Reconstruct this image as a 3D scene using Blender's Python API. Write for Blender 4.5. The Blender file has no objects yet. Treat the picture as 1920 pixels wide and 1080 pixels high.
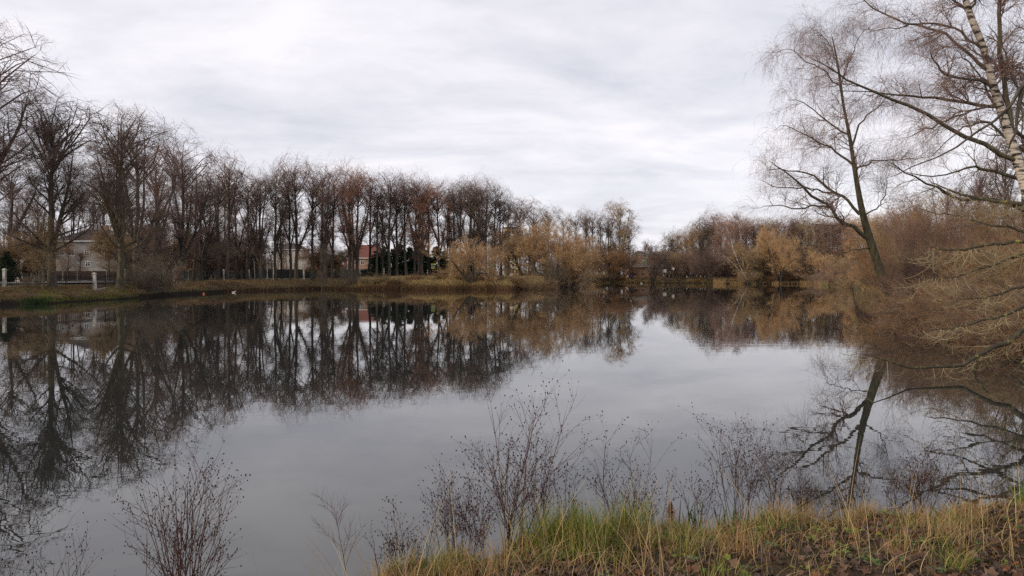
import bpy, math, random
import numpy as np
from math import radians as R
S = bpy.context.scene
C = S.collection
# ------------------------------------------------------------------ camera, sky, sun, exposure
F, HY, CZ = 1280.0, 514.0, 3.0            # focal length in photo pixels, horizon row, eye height over the water
cam = bpy.data.objects.new('camera', bpy.data.cameras.new('camera')); C.objects.link(cam)
cam.location = (0, 0, CZ); cam.rotation_euler = (R(90), 0, 0)
cam.data.sensor_width = 36; cam.data.lens = 24; cam.data.shift_y = -(540 - HY) / 1920
cam.data.clip_start = .05; cam.data.clip_end = 9000
S.camera = cam
SUN_EL, SUN_AZ = 24, -118                    # degrees; azimuth from +Y clockwise (behind left of the camera)
world = bpy.data.worlds.new('World'); S.world = world; world.use_nodes = True
nt = world.node_tree; N = nt.nodes; L = nt.links; N.clear()
def wn(t, **k):
    n = N.new(t)
    for a, b in k.items(): setattr(n, a, b)
    return n
def lk(a, b): L.new(a, b)
sky = wn('ShaderNodeTexSky', sky_type='NISHITA', sun_disc=False, sun_elevation=R(SUN_EL), sun_rotation=R(SUN_AZ))
tc = wn('ShaderNodeTexCoord'); sp = wn('ShaderNodeSeparateXYZ'); lk(tc.outputs['Generated'], sp.inputs[0])
def mth(op, a, b=None, c=None, clamp=False):
    n = N.new('ShaderNodeMath'); n.operation = op; n.use_clamp = clamp
    for i, v in enumerate((a, b, c)):
        if v is None: continue
        if isinstance(v, (int, float)): n.inputs[i].default_value = v
        else: L.new(v, n.inputs[i])
    return n.outputs[0]
az_ = mth('ABSOLUTE', sp.outputs[2])
den = mth('ADD', az_, .20)
cx = mth('DIVIDE', sp.outputs[0], den); cy = mth('DIVIDE', sp.outputs[1], den)
cmb = wn('ShaderNodeCombineXYZ'); lk(cx, cmb.inputs[0]); lk(cy, cmb.inputs[1])
def noise(scale, detail, rough, dist=0, off=(0, 0, 0), st=(1, 1, 1)):
    mp = wn('ShaderNodeMapping'); lk(cmb.outputs[0], mp.inputs[0]); mp.inputs['Location'].default_value = off; mp.inputs['Scale'].default_value = st
    n = wn('ShaderNodeTexNoise'); lk(mp.outputs[0], n.inputs['Vector'])
    n.inputs['Scale'].default_value = scale; n.inputs['Detail'].default_value = detail; n.inputs['Roughness'].default_value = rough; n.inputs['Distortion'].default_value = dist
    return n.outputs[0]
n1 = noise(1.25, 6, .58, .35, (3.1, 1.7, 0), (.8, 1.15, 1))
n2 = noise(3.6, 6, .6, .4, (7, 2, 3), (.8, 1.3, 1))
nn = mth('ADD', mth('MULTIPLY', n1, .72), mth('MULTIPLY', n2, .28))
ramp = wn('ShaderNodeValToRGB'); lk(nn, ramp.inputs[0])
e = ramp.color_ramp.elements
e[0].position = .33; e[0].color = (.45, .46, .51, 1)
e[1].position = .63; e[1].color = (.70, .675, .70, 1)
m = e.new(.50); m.color = (.59, .58, .625, 1)
# brighter breaks low over the far bank
hor = mth('SUBTRACT', 1, mth('MULTIPLY', az_, 5.5, clamp=True), clamp=True)
n3 = noise(.6, 5, .55, .3, (1.2, 9.4, 2), (.4, 1.6, 1))
brk = mth('MULTIPLY', mth('MULTIPLY', mth('SUBTRACT', n3, .47), 7, clamp=True), hor)
mixb = wn('ShaderNodeMixRGB'); lk(mth('MULTIPLY', brk, .6), mixb.inputs[0]); lk(ramp.outputs[0], mixb.inputs[1]); mixb.inputs[2].default_value = (.80, .79, .80, 1)
sc = wn('ShaderNodeMixRGB', blend_type='MULTIPLY'); sc.inputs[0].default_value = 1; lk(mixb.outputs[0], sc.inputs[1]); sc.inputs[2].default_value = (10.2, 10.2, 10.2, 1)
mx = wn('ShaderNodeMixRGB'); mx.inputs[0].default_value = .93; lk(sky.outputs[0], mx.inputs[1]); lk(sc.outputs[0], mx.inputs[2])
bg = wn('ShaderNodeBackground'); lk(mx.outputs[0], bg.inputs[0]); bg.inputs[1].default_value = .1
wo = wn('ShaderNodeOutputWorld'); lk(bg.outputs[0], wo.inputs[0])
sun = bpy.data.objects.new('sun', bpy.data.lights.new('sun', 'SUN')); C.objects.link(sun)
sun.data.energy = 1.5; sun.data.angle = R(14); sun.data.color = (1, .80, .58)
sun.rotation_euler = (R(90 - SUN_EL), 0, R(-SUN_AZ + 180)); sun.location = (0, 0, 60)
S.view_settings.view_transform = 'Standard'; S.view_settings.look = 'None'; S.view_settings.gamma = 1; S.view_settings.exposure = .56
S.view_settings.use_curve_mapping = False
S.cycles.max_bounces = 6; S.cycles.transparent_max_bounces = 4
try: S.cycles.use_denoising = False
except Exception: pass

# ------------------------------------------------------------------ helpers
def at(px, py, Y): return np.array([(px - 960) / F * Y, Y, CZ + (HY - py) / F * Y])
def X(px, Y): return (px - 960) / F * Y
def node_mat(name, rough=.85, spec=.25):
    m = bpy.data.materials.new(name); m.use_nodes = True
    b = m.node_tree.nodes['Principled BSDF']; b.inputs['Roughness'].default_value = rough
    b.inputs['Specular IOR Level'].default_value = spec
    return m, m.node_tree, b
def noisy(name, c1, c2, scale=6, rough=.85, c3=None, stretch=(1, 1, 1), bump=0, rnd=0, detail=5, spec=.25, coord='Object'):
    """two or three real colours of the thing mixed by noise, optional bump and per-object variation"""
    m, t, b = node_mat(name, rough, spec); n = t.nodes; l = t.links
    tcn = n.new('ShaderNodeTexCoord'); mp = n.new('ShaderNodeMapping'); mp.inputs['Scale'].default_value = stretch
    l.new(tcn.outputs[coord], mp.inputs[0])
    no = n.new('ShaderNodeTexNoise'); no.inputs['Scale'].default_value = scale; no.inputs['Detail'].default_value = detail; no.inputs['Roughness'].default_value = .62
    l.new(mp.outputs[0], no.inputs['Vector'])
    r = n.new('ShaderNodeValToRGB'); l.new(no.outputs[0], r.inputs[0]); el = r.color_ramp.elements
    el[0].position = .35; el[0].color = (*c1, 1); el[1].position = .65; el[1].color = (*c2, 1)
    if c3: k = el.new(.52); k.color = (*c3, 1)
    out = r.outputs[0]
    if rnd:
        oi = n.new('ShaderNodeObjectInfo'); hs = n.new('ShaderNodeHueSaturation'); l.new(out, hs.inputs['Color'])
        mr = n.new('ShaderNodeMapRange'); l.new(oi.outputs['Random'], mr.inputs[0]); mr.inputs[3].default_value = 1 - rnd; mr.inputs[4].default_value = 1 + rnd
        l.new(mr.outputs[0], hs.inputs['Value']); out = hs.outputs[0]
    l.new(out, b.inputs['Base Color'])
    if bump:
        bp = n.new('ShaderNodeBump'); bp.inputs['Strength'].default_value = bump; bp.inputs['Distance'].default_value = .04; l.new(no.outputs[0], bp.inputs['Height']); l.new(bp.outputs[0], b.inputs['Normal'])
    return m
def attr_mat(name, rough=.8, trans=0.0, spec=.2):
    m, t, b = node_mat(name, rough, spec); n = t.nodes; l = t.links
    a = n.new('ShaderNodeAttribute'); a.attribute_name = 'Col'
    l.new(a.outputs['Color'], b.inputs['Base Color'])
    if trans:
        tr = n.new('ShaderNodeBsdfTranslucent'); l.new(a.outputs['Color'], tr.inputs[0]); mi = n.new('ShaderNodeMixShader'); mi.inputs[0].default_value = trans
        l.new(b.outputs[0], mi.inputs[1]); l.new(tr.outputs[0], mi.inputs[2]); l.new(mi.outputs[0], n['Material Output'].inputs[0])
    return m
def mesh_np(name, v, quads=None, tris=None, smooth=False, col=None):
    me = bpy.data.meshes.new(name)
    v = np.asarray(v, dtype=np.float32).reshape(-1, 3)
    q = np.zeros((0, 4), int) if quads is None else np.asarray(quads, dtype=np.int32).reshape(-1, 4)
    t = np.zeros((0, 3), int) if tris is None else np.asarray(tris, dtype=np.int32).reshape(-1, 3)
    me.vertices.add(len(v)); me.vertices.foreach_set('co', v.ravel())
    li = np.concatenate([q.ravel(), t.ravel()]).astype(np.int32)
    me.loops.add(len(li)); me.loops.foreach_set('vertex_index', li)
    me.polygons.add(len(q) + len(t))
    st = np.concatenate([np.arange(len(q)) * 4, len(q) * 4 + np.arange(len(t)) * 3]).astype(np.int32)
    me.polygons.foreach_set('loop_start', st)
    if smooth: me.polygons.foreach_set('use_smooth', np.ones(len(q) + len(t), bool))
    if col is not None:
        a = me.color_attributes.new('Col', 'FLOAT_COLOR', 'POINT')
        c = np.ones((len(v), 4), np.float32); c[:, :3] = col; a.data.foreach_set('color', c.ravel())
    me.update(); me.validate(); return me
def link(name, me, m=None, parent=None, loc=(0, 0, 0), rz=0, scale=None):
    o = bpy.data.objects.new(name, me); C.objects.link(o); o.location = loc; o.rotation_euler = (0, 0, rz)
    if scale is not None: o.scale = scale if hasattr(scale, '__len__') else (scale,) * 3
    if m is not None and me is not None:
        if not me.materials: me.materials.append(m)
        elif me.materials[0] != m:
            o.material_slots[0].link = 'OBJECT'; o.material_slots[0].material = m
    if parent: o.parent = parent
    return o
def tag(o, label=None, cat=None, group=None, kind=None):
    for k, v in (('label', label), ('category', cat), ('group', group), ('kind', kind)):
        if v: o[k] = v
    return o
def thing(name, label, cat, loc=(0, 0, 0), rz=0, group=None, scale=None):
    return tag(link(name, None, None, None, loc, rz, scale), label, cat, group)
class MB:
    """collects boxes, bars and prisms into one mesh"""
    def __init__(s): s.v = []; s.f = []
    def add(s, v, f):
        b = len(s.v); s.v += [tuple(map(float, p)) for p in v]; s.f += [tuple(i + b for i in q) for q in f]; return s
    def box(s, x0, x1, y0, y1, z0, z1):
        return s.add([(x0, y0, z0), (x1, y0, z0), (x1, y1, z0), (x0, y1, z0), (x0, y0, z1), (x1, y0, z1), (x1, y1, z1), (x0, y1, z1)],
                     [(0, 3, 2, 1), (4, 5, 6, 7), (0, 1, 5, 4), (1, 2, 6, 5), (2, 3, 7, 6), (3, 0, 4, 7)])
    def bar(s, a, b, r, n=6, r2=None):
        a = np.array(a, float); b = np.array(b, float); d = b - a; d /= np.linalg.norm(d) + 1e-9
        u = np.cross(d, [0, 0, 1.0]) if abs(d[2]) < .9 else np.cross(d, [1.0, 0, 0]); u /= np.linalg.norm(u); w = np.cross(d, u)
        r2 = r if r2 is None else r2; v = []
        for p, rr in ((a, r), (b, r2)):
            for i in range(n):
                t = 2 * math.pi * i / n; v.append(p + (u * math.cos(t) + w * math.sin(t)) * rr)
        return s.add(v, [(i, (i + 1) % n, n + (i + 1) % n, n + i) for i in range(n)] + [tuple(range(n))[::-1], tuple(range(n, 2 * n))])
    def mesh(s, name='m'):
        me = bpy.data.meshes.new(name); me.from_pydata(s.v, [], s.f); me.update(); return me
    def obj(s, name, m, parent=None, **k): return link(name, s.mesh(name), m, parent, **k)
def nrm(a): return a / (np.linalg.norm(a, axis=-1, keepdims=True) + 1e-9)

# ---- bare tree growth: every level is an array of polylines (n, k, 3) with radii (n, k)
def grow(g, P, Rd, n, t0, t1, ang, length, k=4, trop=0.0, wob=.18, rr=.55, rmin=.006, taper=.35, tpow=1.0, jit=.35, side=None, arc=0.0):
    nP, K, _ = P.shape
    cnt = n if hasattr(n, '__len__') else np.full(nP, n)
    cnt = np.maximum(0, np.floor(np.asarray(cnt) + g.random(nP))).astype(int)
    idx = np.repeat(np.arange(nP), cnt); m = len(idx)
    t = t0 + (t1 - t0) * g.random(m) ** tpow
    f = t * (K - 1); i = np.minimum(f.astype(int), K - 2); fr = (f - i)[:, None]
    pos = P[idx, i] * (1 - fr) + P[idx, i + 1] * fr
    tan = nrm(P[idx, i + 1] - P[idx, i])
    rad = Rd[idx, i] * (1 - fr[:, 0]) + Rd[idx, i + 1] * fr[:, 0]
    plen = np.linalg.norm(P[:, 1:] - P[:, :-1], axis=2).sum(1)[idx]
    a = ang(t) if callable(ang) else np.full(m, float(ang)); a = np.radians(a * (1 + jit * (g.random(m) - .5)))
    rv = g.normal(size=(m, 3))
    if side is not None: rv = rv + np.asarray(side)
    pr = nrm(rv - tan * (rv * tan).sum(1, keepdims=True))
    d = nrm(tan * np.cos(a)[:, None] + pr * np.sin(a)[:, None])
    ln = (length(t, plen) if callable(length) else plen * length) * (.7 + .6 * g.random(m))
    r0 = np.minimum(rad * .85, np.maximum(rmin, rad * rr)); r0 = np.maximum(r0, rmin * .6)
    pts = [pos]; seg = (ln / (k - 1))[:, None]
    for j in range(k - 1):
        pts.append(pts[-1] + d * seg)
        d = d + g.normal(size=(m, 3)) * wob
        d[:, 2] += trop + arc * (j / max(1, k - 2) - .3)
        d = nrm(d)
    Q = np.stack(pts, 1)
    T = np.linspace(0, 1, k)[None, :]
    RR = r0[:, None] * (1 - T * (1 - taper))
    return Q, RR
def tubes(levels):
    """levels: list of (P, R, sides) -> verts, quads, tris"""
    V = [np.zeros((0, 3))]; Q = []; T = [np.zeros((0, 3), int)]; base = 0
    for P, Rd, s in levels:
        n, k, _ = P.shape
        if n == 0: continue
        tan = np.empty_like(P); tan[:, 1:-1] = P[:, 2:] - P[:, :-2]; tan[:, 0] = P[:, 1] - P[:, 0]; tan[:, -1] = P[:, -1] - P[:, -2]; tan = nrm(tan)
        mean = nrm(P[:, -1] - P[:, 0]); ref = np.where(np.abs(mean[:, 2:3]) < .8, np.array([[0, 0, 1.0]]), np.array([[1.0, .3, 0]]))
        u = nrm(np.cross(tan, ref[:, None, :])); w = np.cross(tan, u)
        th = np.arange(s) * 2 * math.pi / s
        ring = P[:, :-1, None, :] + (u[:, :-1, None, :] * np.cos(th)[None, None, :, None] + w[:, :-1, None, :] * np.sin(th)[None, None, :, None]) * Rd[:, :-1, None, None]
        tip = P[:, -1] + tan[:, -1] * Rd[:, -1:]
        vb = np.concatenate([ring.reshape(n, -1, 3), tip[:, None, :]], 1); per = vb.shape[1]
        off = base + np.arange(n) * per
        a = np.arange(s); b = (a + 1) % s
        if k > 2:
            jj = (np.arange(k - 2) * s)[:, None]
            q = np.stack([jj + a, jj + b, jj + s + b, jj + s + a], -1).reshape(-1, 4)
            Q.append((off[:, None, None] + q[None]).reshape(-1, 4))
        l0 = (k - 2) * s; tt = np.stack([l0 + a, l0 + b, np.full(s, per - 1)], -1)
        T.append((off[:, None, None] + tt[None]).reshape(-1, 3))
        V.append(vb.reshape(-1, 3)); base += n * per
    return np.concatenate(V), (np.concatenate(Q) if Q else None), np.concatenate(T)
def tubemesh(name, levels, smooth=True):
    v, q, t = tubes(levels); return mesh_np(name, v, q, t, smooth)
def path(pts, k):
    """Catmull-Rom resample of a polyline with radii in the last column"""
    p = np.asarray(pts, float); n = len(p); pe = np.vstack([2 * p[0] - p[1], p, 2 * p[-1] - p[-2]])
    out = []
    for s_ in np.linspace(0, n - 1 - 1e-6, k):
        i = int(s_); t = s_ - i; a, b, c, d = pe[i], pe[i + 1], pe[i + 2], pe[i + 3]
        out.append(.5 * ((2 * b) + (-a + c) * t + (2 * a - 5 * b + 4 * c - d) * t * t + (-a + 3 * b - 3 * c + d) * t ** 3))
    o = np.array(out); return o[:, :3], np.maximum(o[:, 3], .003)
def trunk_path(g, H, r, k=9, wob=.03, lean=(0, 0), curve=0):
    z = np.linspace(-.4, H, k); p = np.zeros((k, 3)); p[:, 2] = z
    d = np.cumsum(g.normal(size=(k, 2)) * wob * H / k, 0); d[0] = 0
    p[:, 0] = d[:, 0] + lean[0] * np.maximum(z, 0); p[:, 1] = d[:, 1] + lean[1] * np.maximum(z, 0)
    t = np.clip(z / H, 0, 1); rad = r * (1 - t) ** .62 * .92 + r * .07; rad[0] = r * 1.35; rad[1] = np.maximum(rad[1], r * .95)
    return p[None], rad[None]
PROTO = {}
def top_of(me, q=99.85):
    a = np.empty(len(me.vertices) * 3, np.float32); me.vertices.foreach_get('co', a); return float(np.percentile(a.reshape(-1, 3)[:, 2], q))
def envelope(P, H, W, ph, zc=.56, hz=.45):
    """draws overlong shoots back into an uneven ovoid crown"""
    x, y, z = P[..., 0], P[..., 1], P[..., 2]; az = np.arctan2(y, x); dz = (z - H * zc) / (H * hz)
    w = W * (1 + .16 * np.sin(2 * az + ph) + .12 * np.sin(5 * az + 6 * dz + ph * 3) + .08 * np.sin(11 * az - 9 * dz))
    top = 1 + .05 * np.sin(7 * az + ph) + .04 * np.sin(np.hypot(x, y) * 3 + 3 * az)
    q = (np.abs(np.hypot(x, y) / w) ** 1.9 + np.abs(dz / top) ** 1.9) ** (1 / 1.9) + 1e-6
    f = np.where(q < .9, q, .9 + .62 * (1 - np.exp(-(q - .9) / .75))) / q
    return np.stack([x * f, y * f, H * zc + (z - H * zc) * np.where(z > 0, f, 1)], -1)
def lime(key, seed, H=24, r=.34, spread=.2, low=.2, n1=20, n2=9, n3=7, n4=6, tw=.013, lowang=48, droop=0.0, forks=0, W=None):
    g = np.random.default_rng(seed); W = H * (spread * 1.12) if W is None else W
    T, TR = trunk_path(g, H * .97, r, 11, .035)
    A = [(T, TR, 7)]
    tr, trr = T, TR
    if forks:
        Fk, FR = grow(g, T, TR, forks, low, low + .18, 17, lambda t, L: L * (.68 - .4 * (t - low)), 8, .05, .05, .8, .03, .12)
        A.append((Fk, FR, 6)); tr2, trr2 = Fk, FR
    ang = lambda t: lowang - (lowang - 20) * t
    B, BR = grow(g, tr, trr, n1, low, .95, ang, lambda t, L: H * spread * (1.15 - .75 * t) * (1 if low > .1 else np.minimum(1, .5 + 3 * t)), 6, .10, .12, .42, .02, .2)
    if forks:
        B2, BR2 = grow(g, tr2, trr2, n1 * .75, .15, .95, 34, lambda t, L: H * spread * (.85 - .5 * t), 6, .08, .12, .5, .02, .2)
        B = np.concatenate([B, B2]); BR = np.concatenate([BR, BR2])
    A.append((B, BR, 5))
    D, DR = grow(g, B, BR, n2, .15, 1, 50, lambda t, L: L * (.5 - .25 * t) + .25, 4, .035 - droop, .16, .5, .012, .35)
    top = np.concatenate([T[:, 6:]]), np.concatenate([TR[:, 6:]])
    D2, DR2 = grow(g, top[0], top[1], 22, .2, 1, 34, H * .055, 4, .06, .15, .6, .012, .35)
    D = np.concatenate([D, D2]); DR = np.concatenate([DR, DR2])
    E, ER = grow(g, D, DR, n3, .1, 1, 46, lambda t, L: L * .46 + .2, 3, .02 - droop, .2, .6, tw, .4)
    G, GR = grow(g, E, ER, n4, .1, 1, 42, lambda t, L: L * .42 + .16, 3, .02 - droop * 1.5, .2, .75, tw * .8, .3)
    ph = g.random() * 6; ev = lambda P: envelope(P, H, W, ph)
    PROTO[key] = (tubemesh(key + '_trunk', [(ev(a), b, c) for a, b, c in A]), tubemesh(key + '_crown', [(ev(D), DR, 3), (ev(E), ER, 3), (ev(G), GR, 3)]), H); PROTO[key] = (*PROTO[key][:2], top_of(PROTO[key][1], 99.7))
def shrub(key, seed, H=4, stems=14, spread=35, base=.5, n2=7, n3=6, n4=5, tw=.008, trop=.06, r=.03, rise=.12, twlen=.45):
    g = np.random.default_rng(seed); P = []; Q = []
    a = g.random(stems) * 2 * math.pi; lean = np.radians(spread * np.sqrt(g.random(stems)))
    d = np.stack([np.sin(lean) * np.cos(a), np.sin(lean) * np.sin(a), np.cos(lean)], 1)
    pos = np.stack([np.cos(a), np.sin(a), 0 * a], 1) * base * g.random((stems, 1)); pos[:, 2] = -.2
    ln = H * (.55 + .45 * g.random(stems)); k = 6; pts = [pos]
    for j in range(k - 1):
        pts.append(pts[-1] + d * (ln / (k - 1))[:, None]); d = d + g.normal(size=d.shape) * .1; d[:, 2] += rise * .5; d = nrm(d)
    B = np.stack(pts, 1); T = np.linspace(0, 1, k)[None]; BR = np.full((stems, 1), r) * (.6 + .8 * g.random((stems, 1))) * (1 - .78 * T)
    D, DR = grow(g, B, BR, n2, .15, 1, 34, lambda t, L: L * (.5 - .2 * t), 4, trop, .14, .6, tw * 1.5, .4)
    E, ER = grow(g, D, DR, n3, .1, 1, 32, lambda t, L: L * .5 + .1, 3, trop, .18, .65, tw, .4)
    G, GR = grow(g, E, ER, n4, .1, 1, 30, lambda t, L: L * twlen + .08, 3, trop, .18, .8, tw * .8, .3)
    PROTO[key] = (tubemesh(key + '_stem', [(B, BR, 5)]), tubemesh(key + '_twigs', [(D, DR, 3), (E, ER, 3), (G, GR, 3)]), H); PROTO[key] = (*PROTO[key][:2], top_of(PROTO[key][1], 99))
def willow(key, seed, H=10, r=.22, wid=1.0, tw=.012, lean=None, n1=9, n2=8, n3=8, n4=8, stemn=4):
    """round willow: a few stems fanning out, dense fine twigs"""
    g = np.random.default_rng(seed)
    a = np.arange(stemn) * 2 * math.pi / stemn + g.random(stemn); le = np.radians(g.uniform(12, 42, stemn)) * wid
    d = np.stack([np.sin(le) * np.cos(a), np.sin(le) * np.sin(a), np.cos(le)], 1); pos = np.stack([.3 * np.cos(a), .3 * np.sin(a), 0 * a - .3], 1)
    k = 7; pts = [pos]; ln = H * g.uniform(.6, .82, stemn)
    for j in range(k - 1):
        pts.append(pts[-1] + d * (ln / (k - 1))[:, None]); d = nrm(d + g.normal(size=d.shape) * .1 + [0, 0, .05])
    T = np.stack(pts, 1); TR = r * (1 - .85 * np.linspace(0, 1, k))[None] * np.ones((stemn, 1))
    B, BR = grow(g, T, TR, n1, .2, 1, 48, lambda t, L: H * (.34 - .1 * t), 5, .06, .14, .5, .02, .25)
    D, DR = grow(g, B, BR, n2, .15, 1, 42, lambda t, L: L * .5 + .2, 4, .09, .14, .55, .013, .35)
    E, ER = grow(g, D, DR, n3, .1, 1, 34, lambda t, L: L * .48 + .15, 3, .10, .14, .6, tw, .4)
    G, GR = grow(g, E, ER, n4, .1, 1, 28, lambda t, L: L * .45 + .18, 3, .10, .12, .8, tw * .8, .3)
    PROTO[key] = (tubemesh(key + '_trunk', [(T, TR, 6), (B, BR, 4)]), tubemesh(key + '_crown', [(D, DR, 3), (E, ER, 3), (G, GR, 3)]), H); PROTO[key] = (*PROTO[key][:2], top_of(PROTO[key][1], 99.3))

# ------------------------------------------------------------------ materials
M = {}
M['bark'] = noisy('bark', (.045, .038, .031), (.13, .11, .088), 3, .9, (.08, .068, .054), (3, 3, .6), .6, .25)
M['bark_green'] = noisy('bark_mossy', (.048, .045, .028), (.14, .13, .06), 2.2, .9, (.085, .074, .05), (3, 3, .7), .6, .2)
M['bark_grey'] = noisy('bark_grey', (.075, .068, .055), (.19, .17, .14), 3, .9, None, (3, 3, .6), .5, .2)
M['bark_dark'] = noisy('bark_dark', (.028, .025, .023), (.08, .07, .06), 3, .9, None, (3, 3, .6), .5, .2)
M['twig'] = noisy('twig_brown', (.125, .09, .072), (.22, .155, .122), 1.2, .85, None, (1, 1, 1), 0, .25)
M['twig_purple'] = noisy('twig_purple', (.145, .10, .085), (.26, .172, .145), .8, .85, None, (1, 1, 1), 0, .2)
M['twig_red'] = noisy('twig_red', (.19, .105, .075), (.40, .205, .14), .35, .85, None, (1, 1, 1), 0, .2)
M['twig_tan'] = noisy('twig_tan', (.36, .235, .125), (.58, .38, .20), .5, .8, None, (1, 1, 1), 0, .15)
M['twig_ochre'] = noisy('twig_ochre', (.22, .16, .09), (.40, .28, .155), .5, .8, None, (1, 1, 1), 0, .15)
M['twig_grey'] = noisy('twig_grey', (.12, .095, .07), (.20, .16, .115), .6, .85, None, (1, 1, 1), 0, .15)
M['twig_pale'] = noisy('twig_pale', (.22, .18, .10), (.42, .34, .20), 2, .6)
M['twig_olive'] = noisy('twig_olive', (.085, .07, .04), (.17, .14, .08), 2, .6, None, (1, 1, 1), 0, .1)
M['twig_rust'] = noisy('twig_rust', (.17, .10, .055), (.31, .18, .095), .8, .85, None, (1, 1, 1), 0, .2)
M['twig_pink'] = noisy('twig_pink', (.24, .15, .115), (.46, .27, .20), .4, .85, None, (1, 1, 1), 0, .2)
M['twig_wine'] = noisy('twig_wine', (.11, .068, .06), (.18, .11, .095), 1, .85, None, (1, 1, 1), 0, .1)
M['white'] = noisy('worn_whitewash', (.20, .19, .165), (.60, .585, .55), 2.6, .9, (.50, .48, .44), (1, 1, .6), .3)
M['iron'] = noisy('black_iron', (.012, .012, .014), (.03, .028, .03), 9, .55)
M['plaster'] = noisy('grey_plaster', (.26, .245, .23), (.36, .345, .33), 1.2, .9)
M['pale'] = noisy('pale_plaster', (.50, .46, .38), (.64, .60, .52), 1.2, .9)
M['ochre_wall'] = noisy('yellow_plaster', (.55, .42, .17), (.70, .55, .26), 1.0, .9)
M['brick'] = noisy('brown_brick', (.26, .16, .11), (.38, .25, .18), 6, .9)
M['orange_wall'] = noisy('orange_brick', (.42, .17, .07), (.55, .25, .11), 4, .9)
M['roof_dark'] = noisy('dark_roof', (.045, .035, .033), (.09, .07, .065), 5, .7)
M['roof_red'] = noisy('red_roof', (.12, .045, .036), (.18, .07, .055), 5, .7)
M['roof_green'] = noisy('green_roof', (.05, .13, .095), (.08, .18, .13), 4, .6)
M['frame'] = noisy('white_frame', (.68, .68, .66), (.8, .8, .78), 6, .6)
M['glass'] = noisy('window_glass', (.02, .024, .03), (.05, .055, .06), 2, .12, spec=.6)
M['asphalt'] = noisy('asphalt', (.10, .10, .105), (.15, .15, .155), 6, .75)
M['concrete'] = noisy('concrete', (.26, .25, .23), (.40, .385, .36), 4, .9, None, (1, 1, 1), .3)
M['panel_dark'] = noisy('dark_fence_panel', (.022, .028, .026), (.045, .052, .048), 4, .7)
M['conifer'] = noisy('conifer_needles', (.014, .028, .014), (.035, .06, .028), 4, .9)
M['yellow'] = noisy('signal_yellow', (.62, .75, .04), (.70, .82, .06), 5, .5)
M['blue'] = noisy('sign_blue', (.02, .08, .32), (.03, .11, .40), 5, .5)
M['red'] = noisy('sign_red', (.45, .03, .03), (.55, .05, .04), 5, .5)
M['green'] = noisy('green_paint', (.03, .24, .12), (.05, .32, .17), 5, .5)
M['black'] = noisy('black_paint', (.012, .012, .012), (.025, .025, .025), 5, .5)
M['rock'] = noisy('pinkish_rock', (.07, .05, .045), (.16, .125, .11), 4, .9, None, (1, 1, 1), .8)
M['orange'] = noisy('orange_plastic', (.55, .15, .05), (.68, .22, .08), 5, .5)
M['blade'] = attr_mat('grass_blades', .75, .25)
M['leaf'] = attr_mat('dead_leaves', .7, .15)
M['dry'] = attr_mat('dry_stalks', .75, .1)
# white birch bark with dark cross marks
def birch_mat():
    m, t, b = node_mat('birch_bark', .75); n = t.nodes; l = t.links
    tcn = n.new('ShaderNodeTexCoord'); mp = n.new('ShaderNodeMapping'); l.new(tcn.outputs['Object'], mp.inputs[0]); mp.inputs['Scale'].default_value = (1.5, 1.5, 6.5)
    no = n.new('ShaderNodeTexNoise'); no.inputs['Scale'].default_value = 1.15; no.inputs['Detail'].default_value = 4; no.inputs['Roughness'].default_value = .6; l.new(mp.outputs[0], no.inputs['Vector'])
    r = n.new('ShaderNodeValToRGB'); l.new(no.outputs[0], r.inputs[0]); el = r.color_ramp.elements
    el[0].position = .42; el[0].color = (.035, .03, .026, 1); el[1].position = .50; el[1].color = (.50, .45, .38, 1); k = el.new(.66); k.color = (.64, .57, .49, 1)
    l.new(r.outputs[0], b.inputs['Base Color']); bp = n.new('ShaderNodeBump'); bp.inputs['Strength'].default_value = .5; bp.inputs['Distance'].default_value = .02
    l.new(no.outputs[0], bp.inputs['Height']); l.new(bp.outputs[0], b.inputs['Normal']); return m
M['birch'] = birch_mat()
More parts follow.
